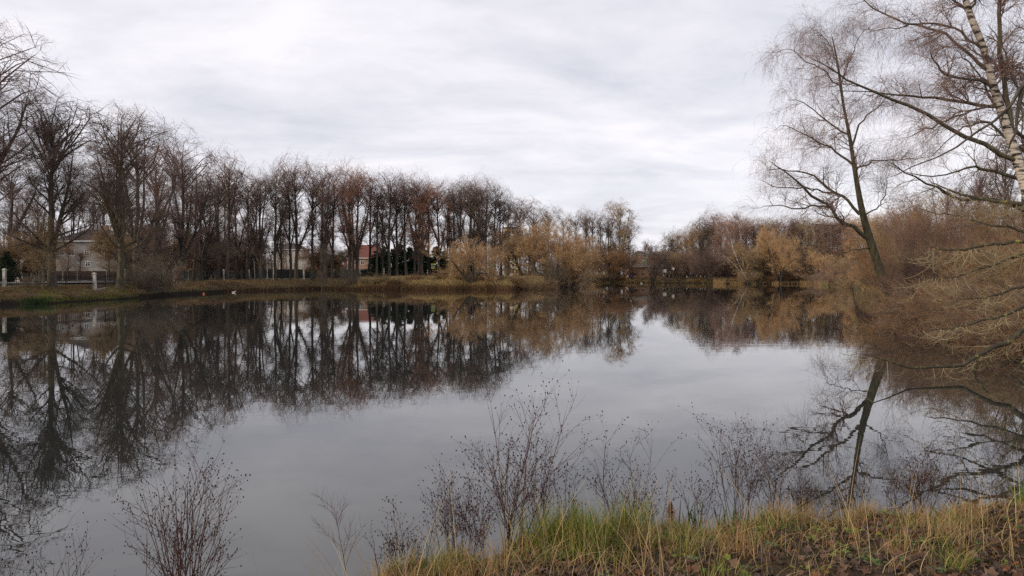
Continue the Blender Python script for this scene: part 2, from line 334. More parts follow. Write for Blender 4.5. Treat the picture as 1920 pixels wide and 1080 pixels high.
def ground_mat(name, cols, scales=(.25, 2.2, 18), bump=.6, dist=.08, detail=6, mud_shade=0):
    """patches of the given real ground colours, mixed at three scales"""
    m, t, b = node_mat(name, .95, .15); n = t.nodes; l = t.links
    tcn = n.new('ShaderNodeTexCoord'); prev = None; hs = None
    for i, s_ in enumerate(scales):
        no = n.new('ShaderNodeTexNoise'); no.inputs['Scale'].default_value = s_; no.inputs['Detail'].default_value = detail; no.inputs['Roughness'].default_value = .65; l.new(tcn.outputs['Object'], no.inputs['Vector'])
        r = n.new('ShaderNodeValToRGB'); l.new(no.outputs[0], r.inputs[0]); el = r.color_ramp.elements
        el[0].position = .42; el[0].color = (*cols[(2 * i) % len(cols)], 1); el[1].position = .58; el[1].color = (*cols[(2 * i + 1) % len(cols)], 1)
        if prev is None: prev = r.outputs[0]
        else:
            mi = n.new('ShaderNodeMixRGB'); mi.inputs[0].default_value = .45; l.new(prev, mi.inputs[1]); l.new(r.outputs[0], mi.inputs[2]); prev = mi.outputs[0]
        hs = no
    if mud_shade:  # darkened near the water: wet mud plus painted-in shade of the undercut bank
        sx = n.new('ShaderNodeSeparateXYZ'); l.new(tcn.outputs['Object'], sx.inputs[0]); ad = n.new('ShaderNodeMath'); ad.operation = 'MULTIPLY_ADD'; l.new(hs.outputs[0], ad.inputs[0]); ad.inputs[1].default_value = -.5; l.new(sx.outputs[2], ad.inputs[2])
        mr = n.new('ShaderNodeMapRange'); l.new(ad.outputs[0], mr.inputs[0]); mr.inputs[1].default_value = mud_shade * .4; mr.inputs[2].default_value = mud_shade
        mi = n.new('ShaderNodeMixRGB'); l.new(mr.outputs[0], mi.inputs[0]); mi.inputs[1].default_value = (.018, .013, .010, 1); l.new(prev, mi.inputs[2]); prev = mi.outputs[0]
    l.new(prev, b.inputs['Base Color'])
    bp = n.new('ShaderNodeBump'); bp.inputs['Strength'].default_value = bump; bp.inputs['Distance'].default_value = dist; l.new(hs.outputs[0], bp.inputs['Height']); l.new(bp.outputs[0], b.inputs['Normal'])
    return m
M['ground'] = ground_mat('grassy_ground', [(.05, .06, .018), (.10, .07, .04), (.055, .038, .024), (.12, .085, .04), (.06, .05, .03), (.13, .10, .055)], mud_shade=.32)
M['litter'] = ground_mat('leaf_littered_soil', [(.045, .03, .02), (.05, .052, .018), (.03, .02, .014), (.075, .045, .028), (.03, .022, .016), (.09, .055, .035)], (1.1, 7, 40), .9, .03)
# water: dark pond, mirror-like, with faint long ripples
def water_mat():
    m, t, b = node_mat('pond_water', .0, .5); n = t.nodes; l = t.links
    b.inputs['Base Color'].default_value = (.018, .021, .019, 1); b.inputs['IOR'].default_value = 1.72; b.inputs['Specular IOR Level'].default_value = .5
    tcn = n.new('ShaderNodeTexCoord')
    def nz(scale, st, det, rough=.5):
        mp = n.new('ShaderNodeMapping'); l.new(tcn.outputs['Object'], mp.inputs[0]); mp.inputs['Scale'].default_value = st
        no = n.new('ShaderNodeTexNoise'); no.inputs['Scale'].default_value = scale; no.inputs['Detail'].default_value = det; no.inputs['Roughness'].default_value = rough; l.new(mp.outputs[0], no.inputs['Vector']); return no.outputs[0]
    a = nz(1.3, (.55, 1, 1), 3); c = nz(.12, (1, .7, 1), 3)
    rm = n.new('ShaderNodeMapRange'); l.new(c, rm.inputs[0]); rm.inputs[1].default_value = .38; rm.inputs[2].default_value = .66; rm.inputs[3].default_value = .25; rm.inputs[4].default_value = 1
    mu = n.new('ShaderNodeMath'); mu.operation = 'MULTIPLY'; l.new(a, mu.inputs[0]); l.new(rm.outputs[0], mu.inputs[1])
    bp = n.new('ShaderNodeBump'); bp.inputs['Strength'].default_value = 1; bp.inputs['Distance'].default_value = .0026; l.new(mu.outputs[0], bp.inputs['Height'])
    l.new(bp.outputs[0], b.inputs['Normal']); return m
M['water'] = water_mat()

# ------------------------------------------------------------------ setting: terrain, water, road
SH = np.array([(-2600, 9), (-1500, 16), (-700, 28), (-300, 45), (0, 65), (100, 70), (160, 75), (225, 82), (300, 92), (345, 101), (400, 110), (470, 120), (600, 135), (690, 131), (850, 129), (950, 131), (1015, 141),
               (1040, 154), (1060, 205), (1085, 238), (1300, 226), (1350, 212), (1500, 203), (1596, 182), (1603, 62), (1612, 47), (1640, 41), (1700, 35), (1800, 30.5), (1920, 26.5), (2100, 22), (2500, 17), (3300, 12.5), (4200, 10)], float)
def shore(px): return np.interp(px, SH[:, 0], SH[:, 1]) + (np.sin(np.asarray(px) * .11) * .6 + np.sin(np.asarray(px) * .043 + 1) * 1.0) * np.interp(px, [-400, 100, 400, 1500, 1590, 1610], [.2, .5, 1, 2.2, .5, .25])
LIP = np.array([(-400, .7, 1.5), (0, .6, 1.45), (225, .5, 1.5), (400, .9, 1.7), (600, 1.0, 1.8), (680, 1.2, 2.3), (760, 1.5, 2.62), (1000, 1.5, 2.6), (1040, 1.2, 2.2), (1085, .5, 1.7), (1590, .5, 1.7), (1610, .9, 1.65), (1920, .9, 1.6), (4000, .6, 1.5)], float)
FLAT = 1.8
def ground(px, s):
    """height of the land at photo column px, s metres behind the shoreline"""
    lip = np.interp(px, LIP[:, 0], LIP[:, 1]); pl = np.interp(px, LIP[:, 0], LIP[:, 2])
    w = np.interp(px, [600, 690, 1000, 1060, 1600, 1620], [1.1, 3.2, 3.2, 2.6, 2.6, 1.0])
    h = np.where(s < 0, s * .5, lip * np.clip(s / w, 0, 1) ** .7)
    k = np.clip((s - w) / 6.5, 0, 1); h = h + (pl - lip) * k * k * (3 - 2 * k) * (s > 0)
    k2 = np.clip((s - 14) / 14, 0, 1); k2 = k2 * k2 * (3 - 2 * k2); h = h * (1 - k2) + FLAT * k2
    return np.maximum(h, -1.5)
def gz(px, Y): return float(ground(px, Y - shore(px)))
def land():
    px = np.concatenate([np.linspace(-2600, -100, 40, endpoint=False), np.arange(-100, 2060, 4), np.linspace(2060, 4200, 60)])
    s = np.array([-4, -1.5, -.5, -.15, 0, .12, .3, .5, .8, 1.1, 1.5, 2.1, 2.9, 3.8, 5, 6.3, 7.6, 9, 11, 14, 17, 20, 24, 28, 34, 45, 70, 110, 180, 300, 600, 1500, 5000], float)
    g = np.random.default_rng(5)
    PX, SS = np.meshgrid(px, s, indexing='ij'); Y = shore(PX) + SS
    Z = ground(PX, SS)
    rough = np.clip(SS / .6, 0, 1) * np.clip((20 - SS) / 6, 0, 1)
    Z = Z + rough * (.10 * np.sin(PX * .9 + SS * 2.1) * np.sin(PX * .23 + SS) + .12 * (g.random(Z.shape) - .5))
    V = np.stack([(PX - 960) / F * Y, Y, Z], -1); a, b = PX.shape
    i = np.arange(a - 1)[:, None] * b + np.arange(b - 1)[None]
    q = np.stack([i, i + b, i + b + 1, i + 1], -1).reshape(-1, 4)
    return mesh_np('far_bank', V.reshape(-1, 3), q, None, True)
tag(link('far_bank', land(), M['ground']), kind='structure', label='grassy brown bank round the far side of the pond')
# near bank (the photographer's side)
NS = np.array([(-400, -30), (-60, -4), (-20, 2), (-8, 4.2), (-3, 5.0), (-1.7, 5.7), (-.9, 6.5), (-.2, 6.95), (.6, 7.2), (1.5, 7.45), (3.7, 7.8), (5.5, 8.1), (7.4, 8.8), (9.5, 11), (13, 17), (21, 26.0), (60, 36), (400, 60)], float)
def nshore(x): return np.interp(x, NS[:, 0], NS[:, 1]) + .12 * np.sin(np.asarray(x) * 5.1) + .08 * np.sin(np.asarray(x) * 11.3 + 1)
def nground(x, y):
    s = nshore(x) - y
    h = np.where(s < 0, s * .6, .34 * np.clip(s / .45, 0, 1) ** .6 + .12 * np.clip((s - .3), 0, 6) + .0 * s)
    bump = .035 * np.sin(x * 3.1 + y * 1.3) * np.sin(y * 2.7 - x) + .02 * np.sin(x * 9.1) * np.sin(y * 8.3 + x * 2)
    return np.clip(h, -.8, 1.45) + bump * np.clip(s / .4, 0, 1)
def near():
    xs = np.concatenate([-np.geomspace(400, 8, 30), np.arange(-7.8, 12, .09), np.geomspace(12.2, 400, 50)])
    t = np.concatenate([np.linspace(-1.2, 8.5, 110), np.geomspace(8.8, 400, 24)])
    XX, TT = np.meshgrid(xs, t, indexing='ij'); YY = nshore(XX) - TT; ZZ = nground(XX, YY)
    a, b = XX.shape; i = np.arange(a - 1)[:, None] * b + np.arange(b - 1)[None]
    return mesh_np('near_bank', np.stack([XX, YY, ZZ], -1).reshape(-1, 3), np.stack([i, i + 1, i + b + 1, i + b], -1).reshape(-1, 4), None, True)
near_bank = tag(link('near_bank', near(), M['litter']), kind='structure', label='muddy leaf-strewn bank in the foreground')
wv = [(-450, -40, 0), (450, -40, 0), (450, 420, 0), (-450, 420, 0)]
tag(link('water', mesh_np('water', wv, [(0, 1, 2, 3)]), M['water']), kind='structure', label='still dark pond mirroring the trees and the sky')
# road behind the avenue
RP = [(-130, 62), (-95, 76), (-72, 87), (-62, 98), (-66, 110), (-72, 124), (-76, 142), (-70, 163), (-55, 169), (-35, 172), (-15, 177), (0, 190), (8, 212), (12, 240), (35, 270), (80, 290), (140, 300)]
def ribbon(pts, w0, w1, z, n=80):
    p, _ = path([(x, y, 0, 1) for x, y in pts], n); d = np.gradient(p, axis=0); d = nrm(d); nn_ = np.stack([-d[:, 1], d[:, 0], 0 * d[:, 0]], 1)
    a = p + nn_ * w0; b = p + nn_ * w1; a[:, 2] = b[:, 2] = z; return a, b
a, b = ribbon(RP, -3.4, 3.4, FLAT + .035)
V = np.stack([a, b], 1).reshape(-1, 3); i = np.arange(len(a) - 1) * 2
tag(link('road', mesh_np('road', V, np.stack([i, i + 1, i + 3, i + 2], -1)), M['asphalt']), kind='structure', label='grey asphalt road behind the avenue of trees')
for w0, w1 in ((-3.62, -3.41), (3.41, 3.62)):
    a, b = ribbon(RP, w0, w1, FLAT); n_ = len(a); V = np.stack([a, a + [0, 0, .15], b + [0, 0, .15], b], 1).reshape(-1, 3); i = np.arange(n_ - 1) * 4
    tag(link('kerb', mesh_np('kerb', V, np.concatenate([np.stack([i + j, i + j + 1, i + j + 5, i + j + 4], -1) for j in range(3)])), M['concrete']), kind='structure')

# ------------------------------------------------------------------ tree prototypes
lime('lime_a', 11, 24, .34, .17, .20, 20, 8, 6, 4, forks=2)
lime('lime_b', 12, 24, .32, .15, .25, 17, 8, 6, 4, forks=3)
lime('lime_c', 13, 24, .30, .13, .30, 20, 8, 6, 4, forks=1)
lime('lime_d', 14, 24, .33, .17, .14, 14, 8, 6, 4, forks=5)
lime('lime_e', 15, 24, .28, .12, .22, 20, 7, 6, 4, forks=2)
lime('broad_a', 21, 22, .48, .34, .22, 20, 9, 7, 6, tw=.011, lowang=66, forks=2)
lime('broad_b', 22, 22, .44, .33, .20, 20, 9, 7, 6, tw=.011, lowang=72, forks=3)
lime('wood_a', 31, 22, .24, .17, .12, 24, 8, 6, 5, tw=.02, lowang=46)
lime('wood_b', 32, 22, .26, .22, .10, 24, 8, 6, 5, tw=.02, lowang=52, forks=2)
lime('birchy', 33, 22, .20, .19, .16, 26, 8, 6, 5, tw=.018, lowang=40, droop=.05)
lime('poplar', 34, 24, .42, .28, .16, 18, 9, 7, 5, tw=.02, lowang=38, forks=3)
lime('young', 35, 10, .12, .22, .2, 20, 8, 6, 4, tw=.010, lowang=55)
willow('willow_a', 41, 10, .22, .9, .016)
willow('willow_b', 42, 10, .24, 1.15, .016, stemn=5)
willow('willow_c', 43, 10, .20, .7, .016, stemn=5)
shrub('shrub_a', 51, 4, 26, 34, .9, 6, 5, 4, .012)
shrub('shrub_b', 52, 4, 22, 48, .8, 7, 6, 4, .012)
shrub('thicket', 53, 5, 24, 28, 1.2, 8, 6, 5, .009, .03)
def bramble(key, seed):
    g = np.random.default_rng(seed); n = 46; a = g.random(n) * 6.28; le = np.radians(g.uniform(15, 75, n))
    d = np.stack([np.sin(le) * np.cos(a), np.sin(le) * np.sin(a), np.cos(le)], 1); p = np.stack([np.cos(a), np.sin(a), 0 * a - .1], 1) * g.random((n, 1)) * .8; ln = g.uniform(1.0, 2.4, n); k = 8; pts = [p]
    for j in range(k - 1): pts.append(pts[-1] + d * (ln / (k - 1))[:, None]); d = d + g.normal(size=d.shape) * .1; d[:, 2] -= .17; d = nrm(d)
    B = np.stack(pts, 1); BR = .012 * (1 - .6 * np.linspace(0, 1, k))[None] * np.ones((n, 1))
    D, DR = grow(g, B, BR, 8, .15, 1, 45, lambda t, L: .55 + 0 * t, 5, -.04, .14, .7, .006, .4); E, ER = grow(g, D, DR, 6, .1, 1, 45, lambda t, L: .26 + 0 * t, 4, -.03, .16, .8, .005, .3)
    PROTO[key] = (tubemesh(key + '_stem', [(B, BR, 4)]), tubemesh(key + '_twigs', [(D, DR, 3), (E, ER, 3)]), 1.6)
bramble('bramble', 55)
def conifer(key, seed, H=9):
    g = np.random.default_rng(seed); T, TR = trunk_path(g, H, .14, 8, .01)
    B, BR = grow(g, T, TR, 120, .08, .98, 78, lambda t, L: H * .26 * (1.04 - t) + .1, 4, -.04, .05, .3, .015, .4)
    D, DR = grow(g, B, BR, 20, .04, 1, 45, lambda t, L: L * .32 + .15, 3, -.04, .1, .9, .05, .5)
    E, ER = grow(g, D, DR, 6, .0, 1, 40, lambda t, L: L * .4 + .08, 3, -.02, .1, .9, .05, .4)
    PROTO[key] = (tubemesh(key + '_trunk', [(T, TR, 6), (B, BR, 3)]), tubemesh(key + '_crown', [(D, DR, 3), (E, ER, 3)]), H)
conifer('conifer', 61)
rnd = random.Random(7)
def plant_tree(key, px, Y, top, label, name='lime_tree', cat='tree', group=None, bark='bark', twig='twig', xs=1.0, rz=None, z=None, parts=('trunk', 'crown'), tilt=0, tdir=0):
    z0 = gz(px, Y) if z is None else z; H = PROTO[key][2]
    h = CZ + (HY - top) / F * Y - z0; s_ = h / H; xs *= 1.22 if name == 'lime_tree' and not key.startswith('broad') else 1.05
    o = thing(name, label, cat, (X(px, Y), Y, z0 - .02), rnd.random() * 6.28 if rz is None else rz, group, (s_ * xs, s_ * xs, s_))
    if tilt: o.rotation_euler[0] = tilt * math.cos(tdir); o.rotation_euler[1] = tilt * math.sin(tdir)
    link(parts[0], PROTO[key][0], M[bark], o); link(parts[1], PROTO[key][1], M[twig], o)
    return o
GA = 'bare limes of the avenue behind the fence'
# left, near
plant_tree('broad_b', -62, 70, 40, 'tall bare lime cut off by the left edge, only its branches reaching in', 'lime_tree', group='old limes on the left bank', twig='twig_purple', rz=1.2)
plant_tree('broad_a', 98, 77, 188, 'bare lime with a thick straight trunk forking above the fence, nearest the green tufts', 'lime_tree', group='old limes on the left bank', bark='bark_grey' if 0 else 'bark', rz=.3)
plant_tree('young', 82, 74.5, 400, 'thin leaning mossy young tree just left of the thick lime trunk', 'young_tree', group='young trees by the fence', bark='bark_green', twig='twig_ochre', xs=1.2, tilt=.05, tdir=1.5)
plant_tree('broad_b', 224, 86, 207, 'broad bare lime with mossy low spreading limbs beside the second white post', 'lime_tree', group='old limes on the left bank', bark='bark_green', rz=2.2)
plant_tree('lime_d', 254, 98, 228, 'bare lime with a reddish top close behind the broad mossy lime', 'lime_tree', group=GA, twig='twig_purple', xs=1.15)
plant_tree('lime_b', 20, 98, 300, 'bare lime seen through the twigs above the first white post', 'lime_tree', group='old limes on the left bank', xs=1.3)
ORD = 'first second third fourth fifth sixth seventh eighth ninth tenth eleventh twelfth thirteenth fourteenth fifteenth sixteenth seventeenth eighteenth nineteenth twentieth'.split()
front = [  # px, Y, top, proto, twig, label
    (292, 108, 268, 'lime_a', 'twig_purple', 'bare lime rising behind the grey multi-stemmed bush'),
    (341, 112, 252, 'lime_d', 'twig_purple', 'tallest dark bare lime just right of the grey multi-stemmed bush'),
    (362, 122, 300, 'lime_c', 'twig', 'narrow dark lime with a low fork beside the russet bank bushes'),
    (378, 118, 345, 'broad_a', 'twig', 'low forked lime with a short crooked trunk behind the russet bushes'),
    (408, 128, 318, 'lime_b', 'twig', 'dark lime left of the pale slender one, over the russet bank bushes'),
    (426, 130, 280, 'lime_c', 'twig_purple', 'slender lime standing higher than its neighbours above the russet bushes'),
    (444, 136, 330, 'lime_e', 'twig', 'thin straight lime between the slender tall one and the leaning pole'),
    (464, 134, 322, 'lime_a', 'twig', 'dark full-crowned lime left of the white lamp pole'),
    (489, 136, 315, 'lime_d', 'twig_purple', 'forked lime with a whitewashed foot just left of the white lamp pole'),
    (517, 138, 330, 'lime_b', 'twig', 'lime standing just right of the leaning pole'),
    (545, 140, 304, 'lime_e', 'twig_purple', 'upright lime left of the pale house front'),
    (556, 142, 298, 'lime_b', 'twig_purple', 'twin-stemmed lime in front of the right end of the pale house'),
    (584, 142, 318, 'lime_c', 'twig', 'thin lime right of the pale house'),
    (602, 140, 306, 'lime_a', 'twig_purple', 'lime rising behind the little birch on the bank edge'),
    (624, 146, 312, 'lime_e', 'twig_purple', 'slim lime left of the round road sign'),
    (655, 144, 318, 'lime_b', 'twig_red', 'lime just right of the round road sign, crown tinted red'),
    (672, 143, 308, 'lime_d', 'twig_red', 'many-stemmed lime with the reddest crown of the avenue'),
    (690, 150, 330, 'lime_c', 'twig', 'lime in front of the red-roofed house'),
    (706, 146, 345, 'lime_e', 'twig', 'shorter thin lime right of the red-roofed house'),
    (730, 147, 322, 'lime_b', 'twig_purple', 'tall lime over the dark conifers, left of the small white sign'),
    (745, 150, 330, 'lime_a', 'twig_purple', 'tall lime just right of the small white sign'),
    (762, 148, 338, 'lime_c', 'twig', 'slim lime between the white sign and the yellow crossing sign'),
    (778, 150, 328, 'lime_e', 'twig_purple', 'straight lime with a pointed top left of the yellow crossing sign'),
    (793, 148, 334, 'lime_d', 'twig_red', 'red-tipped forked lime left of the yellow crossing sign'),
    (807, 154, 336, 'lime_c', 'twig_red', 'lime directly behind the yellow crossing sign'),
    (822, 150, 345, 'lime_b', 'twig_red', 'red-brown lime just right of the yellow crossing sign'),
    (838, 152, 350, 'lime_e', 'twig', 'lime left of the round willow on the promontory'),
    (852, 150, 340, 'lime_a', 'twig', 'lime over the left half of the round willow'),
    (866, 154, 336, 'lime_c', 'twig_purple', 'lime over the middle of the round willow'),
    (882, 152, 340, 'lime_d', 'twig', 'dark forked lime over the right half of the round willow'),
    (898, 152, 334, 'lime_b', 'twig_purple', 'tallest lime at the right end of the avenue'),
    (912, 155, 338, 'lime_e', 'twig', 'narrow lime right of the tallest one at the avenue end'),
    (926, 156, 345, 'lime_c', 'twig', 'last but one lime at the right end of the avenue'),
    (940, 160, 358, 'lime_a', 'twig', 'last lime at the right end of the avenue, beside the yellow block'),
]
for px, Y, top, k, tw, lab in front:
    plant_tree(k, px, Y, top, lab, group=GA, bark='bark_dark' if rnd.random() < .5 else 'bark', twig=tw, xs=rnd.uniform(.9, 1.1))
# second row and everything beyond the road
back = [(-40, 120, 330), (35, 125, 370), (70, 130, 345), (140, 135, 340), (175, 140, 352), (195, 138, 330), (232, 150, 350), (270, 150, 322), (300, 140, 305), (318, 150, 300), (352, 155, 330), (392, 150, 322), (418, 160, 340), (452, 158, 350), (478, 162, 345), (505, 160, 352), (528, 168, 362), (575, 165, 340), (612, 165, 348), (640, 168, 350), (662, 165, 335), (684, 172, 352), (718, 168, 350), (752, 172, 352), (785, 170, 350), (815, 175, 356), (842, 172, 358), (872, 176, 352), (892, 178, 350), (918, 180, 356), (952, 185, 376), (966, 178, 384)]
for i_, (px, Y, top) in enumerate(back):
    if px > 200 and i_ % 2: continue
    plant_tree(rnd.choice(['lime_a', 'lime_b', 'lime_c', 'lime_e', 'lime_d']), px, Y, top, 'bare tree of the second row, seen between the trunks of the avenue', 'bare_tree', group='bare trees behind the avenue', bark='bark_dark', twig=rnd.choice(['twig', 'twig', 'twig_purple']))
for i in range(22):
    px = [30, 55, 100, 112, 128, 142, 160, 178, 195, 210, 228, 245, 330, 345, 360, 372, 390, 412, 425, 440, 458, 475][i]; Y = float(shore(px)) + rnd.uniform(.6, 2.6)
    plant_tree('bramble', px, Y, HY - (gz(px, Y) + rnd.uniform(.45, .9) - 3) / Y * F, 'low brown bramble tangle on the edge of the left bank', 'bramble', 'bramble', 'brambles along the left waterline', twig=['twig_rust', 'twig', 'twig_ochre'][i % 3], bark='bark', parts=('stem', 'twigs'), xs=1.6)
# small twiggy trees and shrubs under the avenue
under = [(-20, 96, 440), (12, 94, 455), (48, 96, 430), (70, 96, 440), (128, 110, 450), (150, 104, 470), (205, 112, 440), (240, 110, 430), (262, 120, 420), (285, 125, 425), (310, 130, 430), (335, 138, 420), (360, 140, 440), (385, 146, 430), (405, 160, 440), (432, 158, 446), (455, 162, 440), (470, 176, 450), (495, 172, 455), (585, 178, 470), (605, 176, 455), (628, 176, 465), (660, 178, 470)]
for px, Y, top in under:
    plant_tree(rnd.choice(['young', 'willow_c']), px, Y, top, 'low twiggy bare tree filling the gap under the left half of the avenue', 'small_tree', group='low trees under the avenue', twig=rnd.choice(['twig', 'twig_rust', 'twig_ochre', 'twig']), xs=1.35)
for i, (px, Y, top) in enumerate([(705, 176, 470), (722, 178, 462), (738, 174, 466), (752, 180, 458), (768, 176, 463), (784, 180, 460), (800, 177, 468), (818, 182, 462), (834, 178, 470), (850, 180, 474), (866, 184, 470), (884, 184, 476)]):
    plant_tree('conifer', px, Y, top, 'dark green conifer in the row behind the road signs', 'conifer_tree', group='dark conifers behind the avenue', twig='conifer', xs=1.5, z=FLAT)
plant_tree('conifer', 12, 90, 470, 'dark green conifer behind the first white post', 'conifer_tree', group=None, twig='conifer', xs=1.3)
# centre: trees beyond the promontory
mid = [(975, 190, 372, 'wood_b', 'twig_purple', 'round-headed bare tree right of the avenue, above the yellow block'), (1000, 200, 384, 'lime_d', 'twig', 'bare tree behind the left willow of the promontory end'),
       (1028, 205, 388, 'wood_b', 'twig_grey', 'bare tree over the gap between the two tan willows'), (1058, 215, 398, 'lime_a', 'twig', 'bare tree above the large tan willow'),
       (1078, 225, 402, 'wood_a', 'twig_grey', 'bare tree above the right shoulder of the large tan willow'), (1098, 246, 390, 'lime_c', 'twig', 'slim dark tree left of the tall poplar, on the far bank'),
       (1112, 250, 398, 'lime_b', 'twig', 'slim forked tree left of the tall poplar, on the far bank'), (1127, 244, 402, 'lime_a', 'twig', 'dark tree nearest the left side of the tall poplar'),
       (1142, 248, 396, 'lime_d', 'twig_grey', 'dark-trunked tree close against the tall poplar'), (1180, 250, 420, 'wood_b', 'twig', 'shorter dark tree under the right side of the poplar crown')]
for px, Y, top, k, tw, lab in mid:
    plant_tree(k, px, Y, top, lab, 'bare_tree', group='bare trees at the middle of the far bank', twig=tw, bark='bark_dark')
plant_tree('poplar', 1161, 246, 378, 'tall pale branching poplar at the left side of the gap in the trees', 'poplar_tree', twig='twig_ochre', bark='bark_grey', xs=1.0)
for px, Y, top, k in [(1105, 242, 470, 'willow_a'), (1130, 244, 462, 'willow_b'), (1150, 241, 468, 'willow_c'), (1166, 243, 470, 'willow_b')]:
    plant_tree(k, px, Y, top, 'low brown willow at the foot of the poplar on the far bank', 'willow_tree', group='low willows below the poplar', twig='twig_rust' if rnd.random() < .5 else 'twig_ochre', bark='bark_dark')
plant_tree('willow_b', 886, 134, 449, 'round twiggy willow on the grassy promontory', 'willow_tree', twig='twig_tan', xs=1.05, rz=.4)
plant_tree('willow_a', 985, 158, 420, 'brown willow with twisted dark limbs left of the large tan one', 'willow_tree', twig='twig_tan', xs=1.0, bark='bark_dark')
plant_tree('willow_b', 1042, 160, 424, 'large dome-shaped tan willow at the end of the promontory', 'willow_tree', twig='twig_tan', xs=1.0)
plant_tree('willow_c', 1068, 156, 452, 'smaller tan willow leaning on the right side of the dome-shaped one', 'willow_tree', twig='twig_tan', xs=.9)
for px, Y, top, k in [(1030, 151, 486, 'shrub_a'), (1052, 156, 488, 'shrub_a'), (1070, 182, 495, 'shrub_b')]:
    plant_tree(k, px, Y, top, 'grey brushwood shoots at the water below the tan willow', 'shrub', 'shrub', 'brushwood below the tan willow', twig='twig_grey', bark='bark_grey', parts=('stem', 'twigs'), xs=1.3)
plant_tree('willow_c', 1224, 232, 455, 'small pollarded tree with a thick leaning stump in the gap', 'pollarded_tree', twig='twig', bark='bark_dark', xs=.8, tilt=.1, tdir=-1.2)
# right wood
GR = 'bare trees of the wood on the right far bank'
right = [(1258, 262, 442, 'wood_b', 'twig_grey'), (1272, 250, 432, 'wood_a', 'twig_ochre'), (1286, 256, 430, 'birchy', 'twig_red'), (1298, 246, 425, 'wood_b', 'twig_ochre'), (1312, 250, 412, 'lime_b', 'twig'), (1326, 246, 402, 'birchy', 'twig_grey'),
         (1338, 252, 388, 'birchy', 'twig_purple'), (1352, 244, 402, 'wood_b', 'twig_red'), (1368, 240, 408, 'wood_a', 'twig_red'), (1384, 238, 400, 'birchy', 'twig_red'), (1400, 244, 410, 'wood_b', 'twig_red'), (1414, 250, 404, 'lime_c', 'twig_purple'),
         (1428, 246, 408, 'wood_a', 'twig_ochre'), (1442, 256, 410, 'lime_b', 'twig_grey'), (1458, 248, 402, 'lime_c', 'twig_purple'), (1472, 256, 412, 'wood_a', 'twig_red'), (1488, 246, 404, 'wood_b', 'twig_purple'), (1502, 252, 406, 'lime_a', 'twig_grey'), (1516, 240, 410, 'wood_a', 'twig_ochre'),
         (1530, 236, 408, 'wood_b', 'twig_ochre'), (1546, 232, 410, 'lime_d', 'twig'), (1560, 240, 415, 'wood_a', 'twig'), (1576, 230, 405, 'wood_b', 'twig_rust'), (1592, 234, 408, 'wood_a', 'twig_tan'), (1608, 226, 410, 'wood_b', 'twig_tan'), (1624, 232, 405, 'wood_a', 'twig_rust'),
         (1642, 224, 400, 'wood_b', 'twig_ochre'), (1660, 226, 398, 'wood_a', 'twig_tan'), (1682, 220, 392, 'wood_b', 'twig_red'), (1704, 224, 400, 'wood_a', 'twig_ochre'), (1730, 218, 395, 'wood_b', 'twig_rust')]
# shades and neighbours that single them out are given only where they show
lab_r = {1338: 'tall birch crown, highest tree left of the red-tinted crowns', 1384: 'bare tree with the reddest crown of the right far bank', 1352: 'red-tinted tree just left of the reddest crown', 1400: 'red-tinted tree just right of the reddest crown', 1258: 'first bare tree on the right side of the gap'}
for px, Y, top, k, tw in right:
    if tw == 'twig_red': tw = 'twig_pink'
    plant_tree(k, px, Y, top, lab_r.get(px, 'bare tree in the dense wood on the right far bank'), 'bare_tree', group=GR, twig=tw, bark='bark' if k != 'birchy' else 'bark_grey', xs=1.12)
for px, top in zip(range(1246, 1760, 17), [452, 440, 444, 436, 430, 420, 428, 415, 422, 418, 425, 414, 420, 424, 416, 420, 418, 424, 415, 420, 418, 416, 420, 414, 418, 412, 416, 410, 415, 412, 410]):
    plant_tree(rnd.choice(['wood_a', 'wood_b', 'lime_a']), px, 285 + rnd.random() * 25, top, 'bare tree deep in the wood behind the right far bank', 'bare_tree', group='trees at the back of the right wood', twig=rnd.choice(['twig', 'twig_grey', 'twig_ochre']), xs=1.25, z=FLAT)
for px, Y, top, k, tw, lab, xs in [(1402, 212, 455, 'willow_a', 'twig_ochre', 'squat ochre willow left of the pointed tan one', .95), (1462, 208, 427, 'willow_c', 'twig_tan', 'pointed tan willow on the right far bank', .85), (1440, 214, 470, 'willow_b', 'twig_ochre', 'low ochre willow between the squat and the pointed one', .8),
                                   (1548, 206, 472, 'willow_b', 'twig_tan', 'wide low tan willow above the golden reeds', .95), (1582, 196, 478, 'willow_a', 'twig_ochre', 'low brown willow right of the golden reeds', .9), (1516, 212, 470, 'willow_a', 'twig_grey', 'greyish willow above the green tuft', .8),
                                   (1300, 232, 468, 'willow_b', 'twig', 'dark low-branched tree left of the tall white pole', .9), (1330, 224, 462, 'willow_a', 'twig', 'dark twiggy tree just left of the white pole', .9), (1362, 222, 470, 'willow_b', 'twig_wine', 'wine-red twiggy tree right of the white pole', .8), (1275, 236, 472, 'willow_a', 'twig_ochre', 'low brown tree by the white board signs', .9)]:
    plant_tree(k, px, Y, top, lab, 'willow_tree', group='willows along the right far bank', twig=tw, bark='bark_dark', xs=xs)
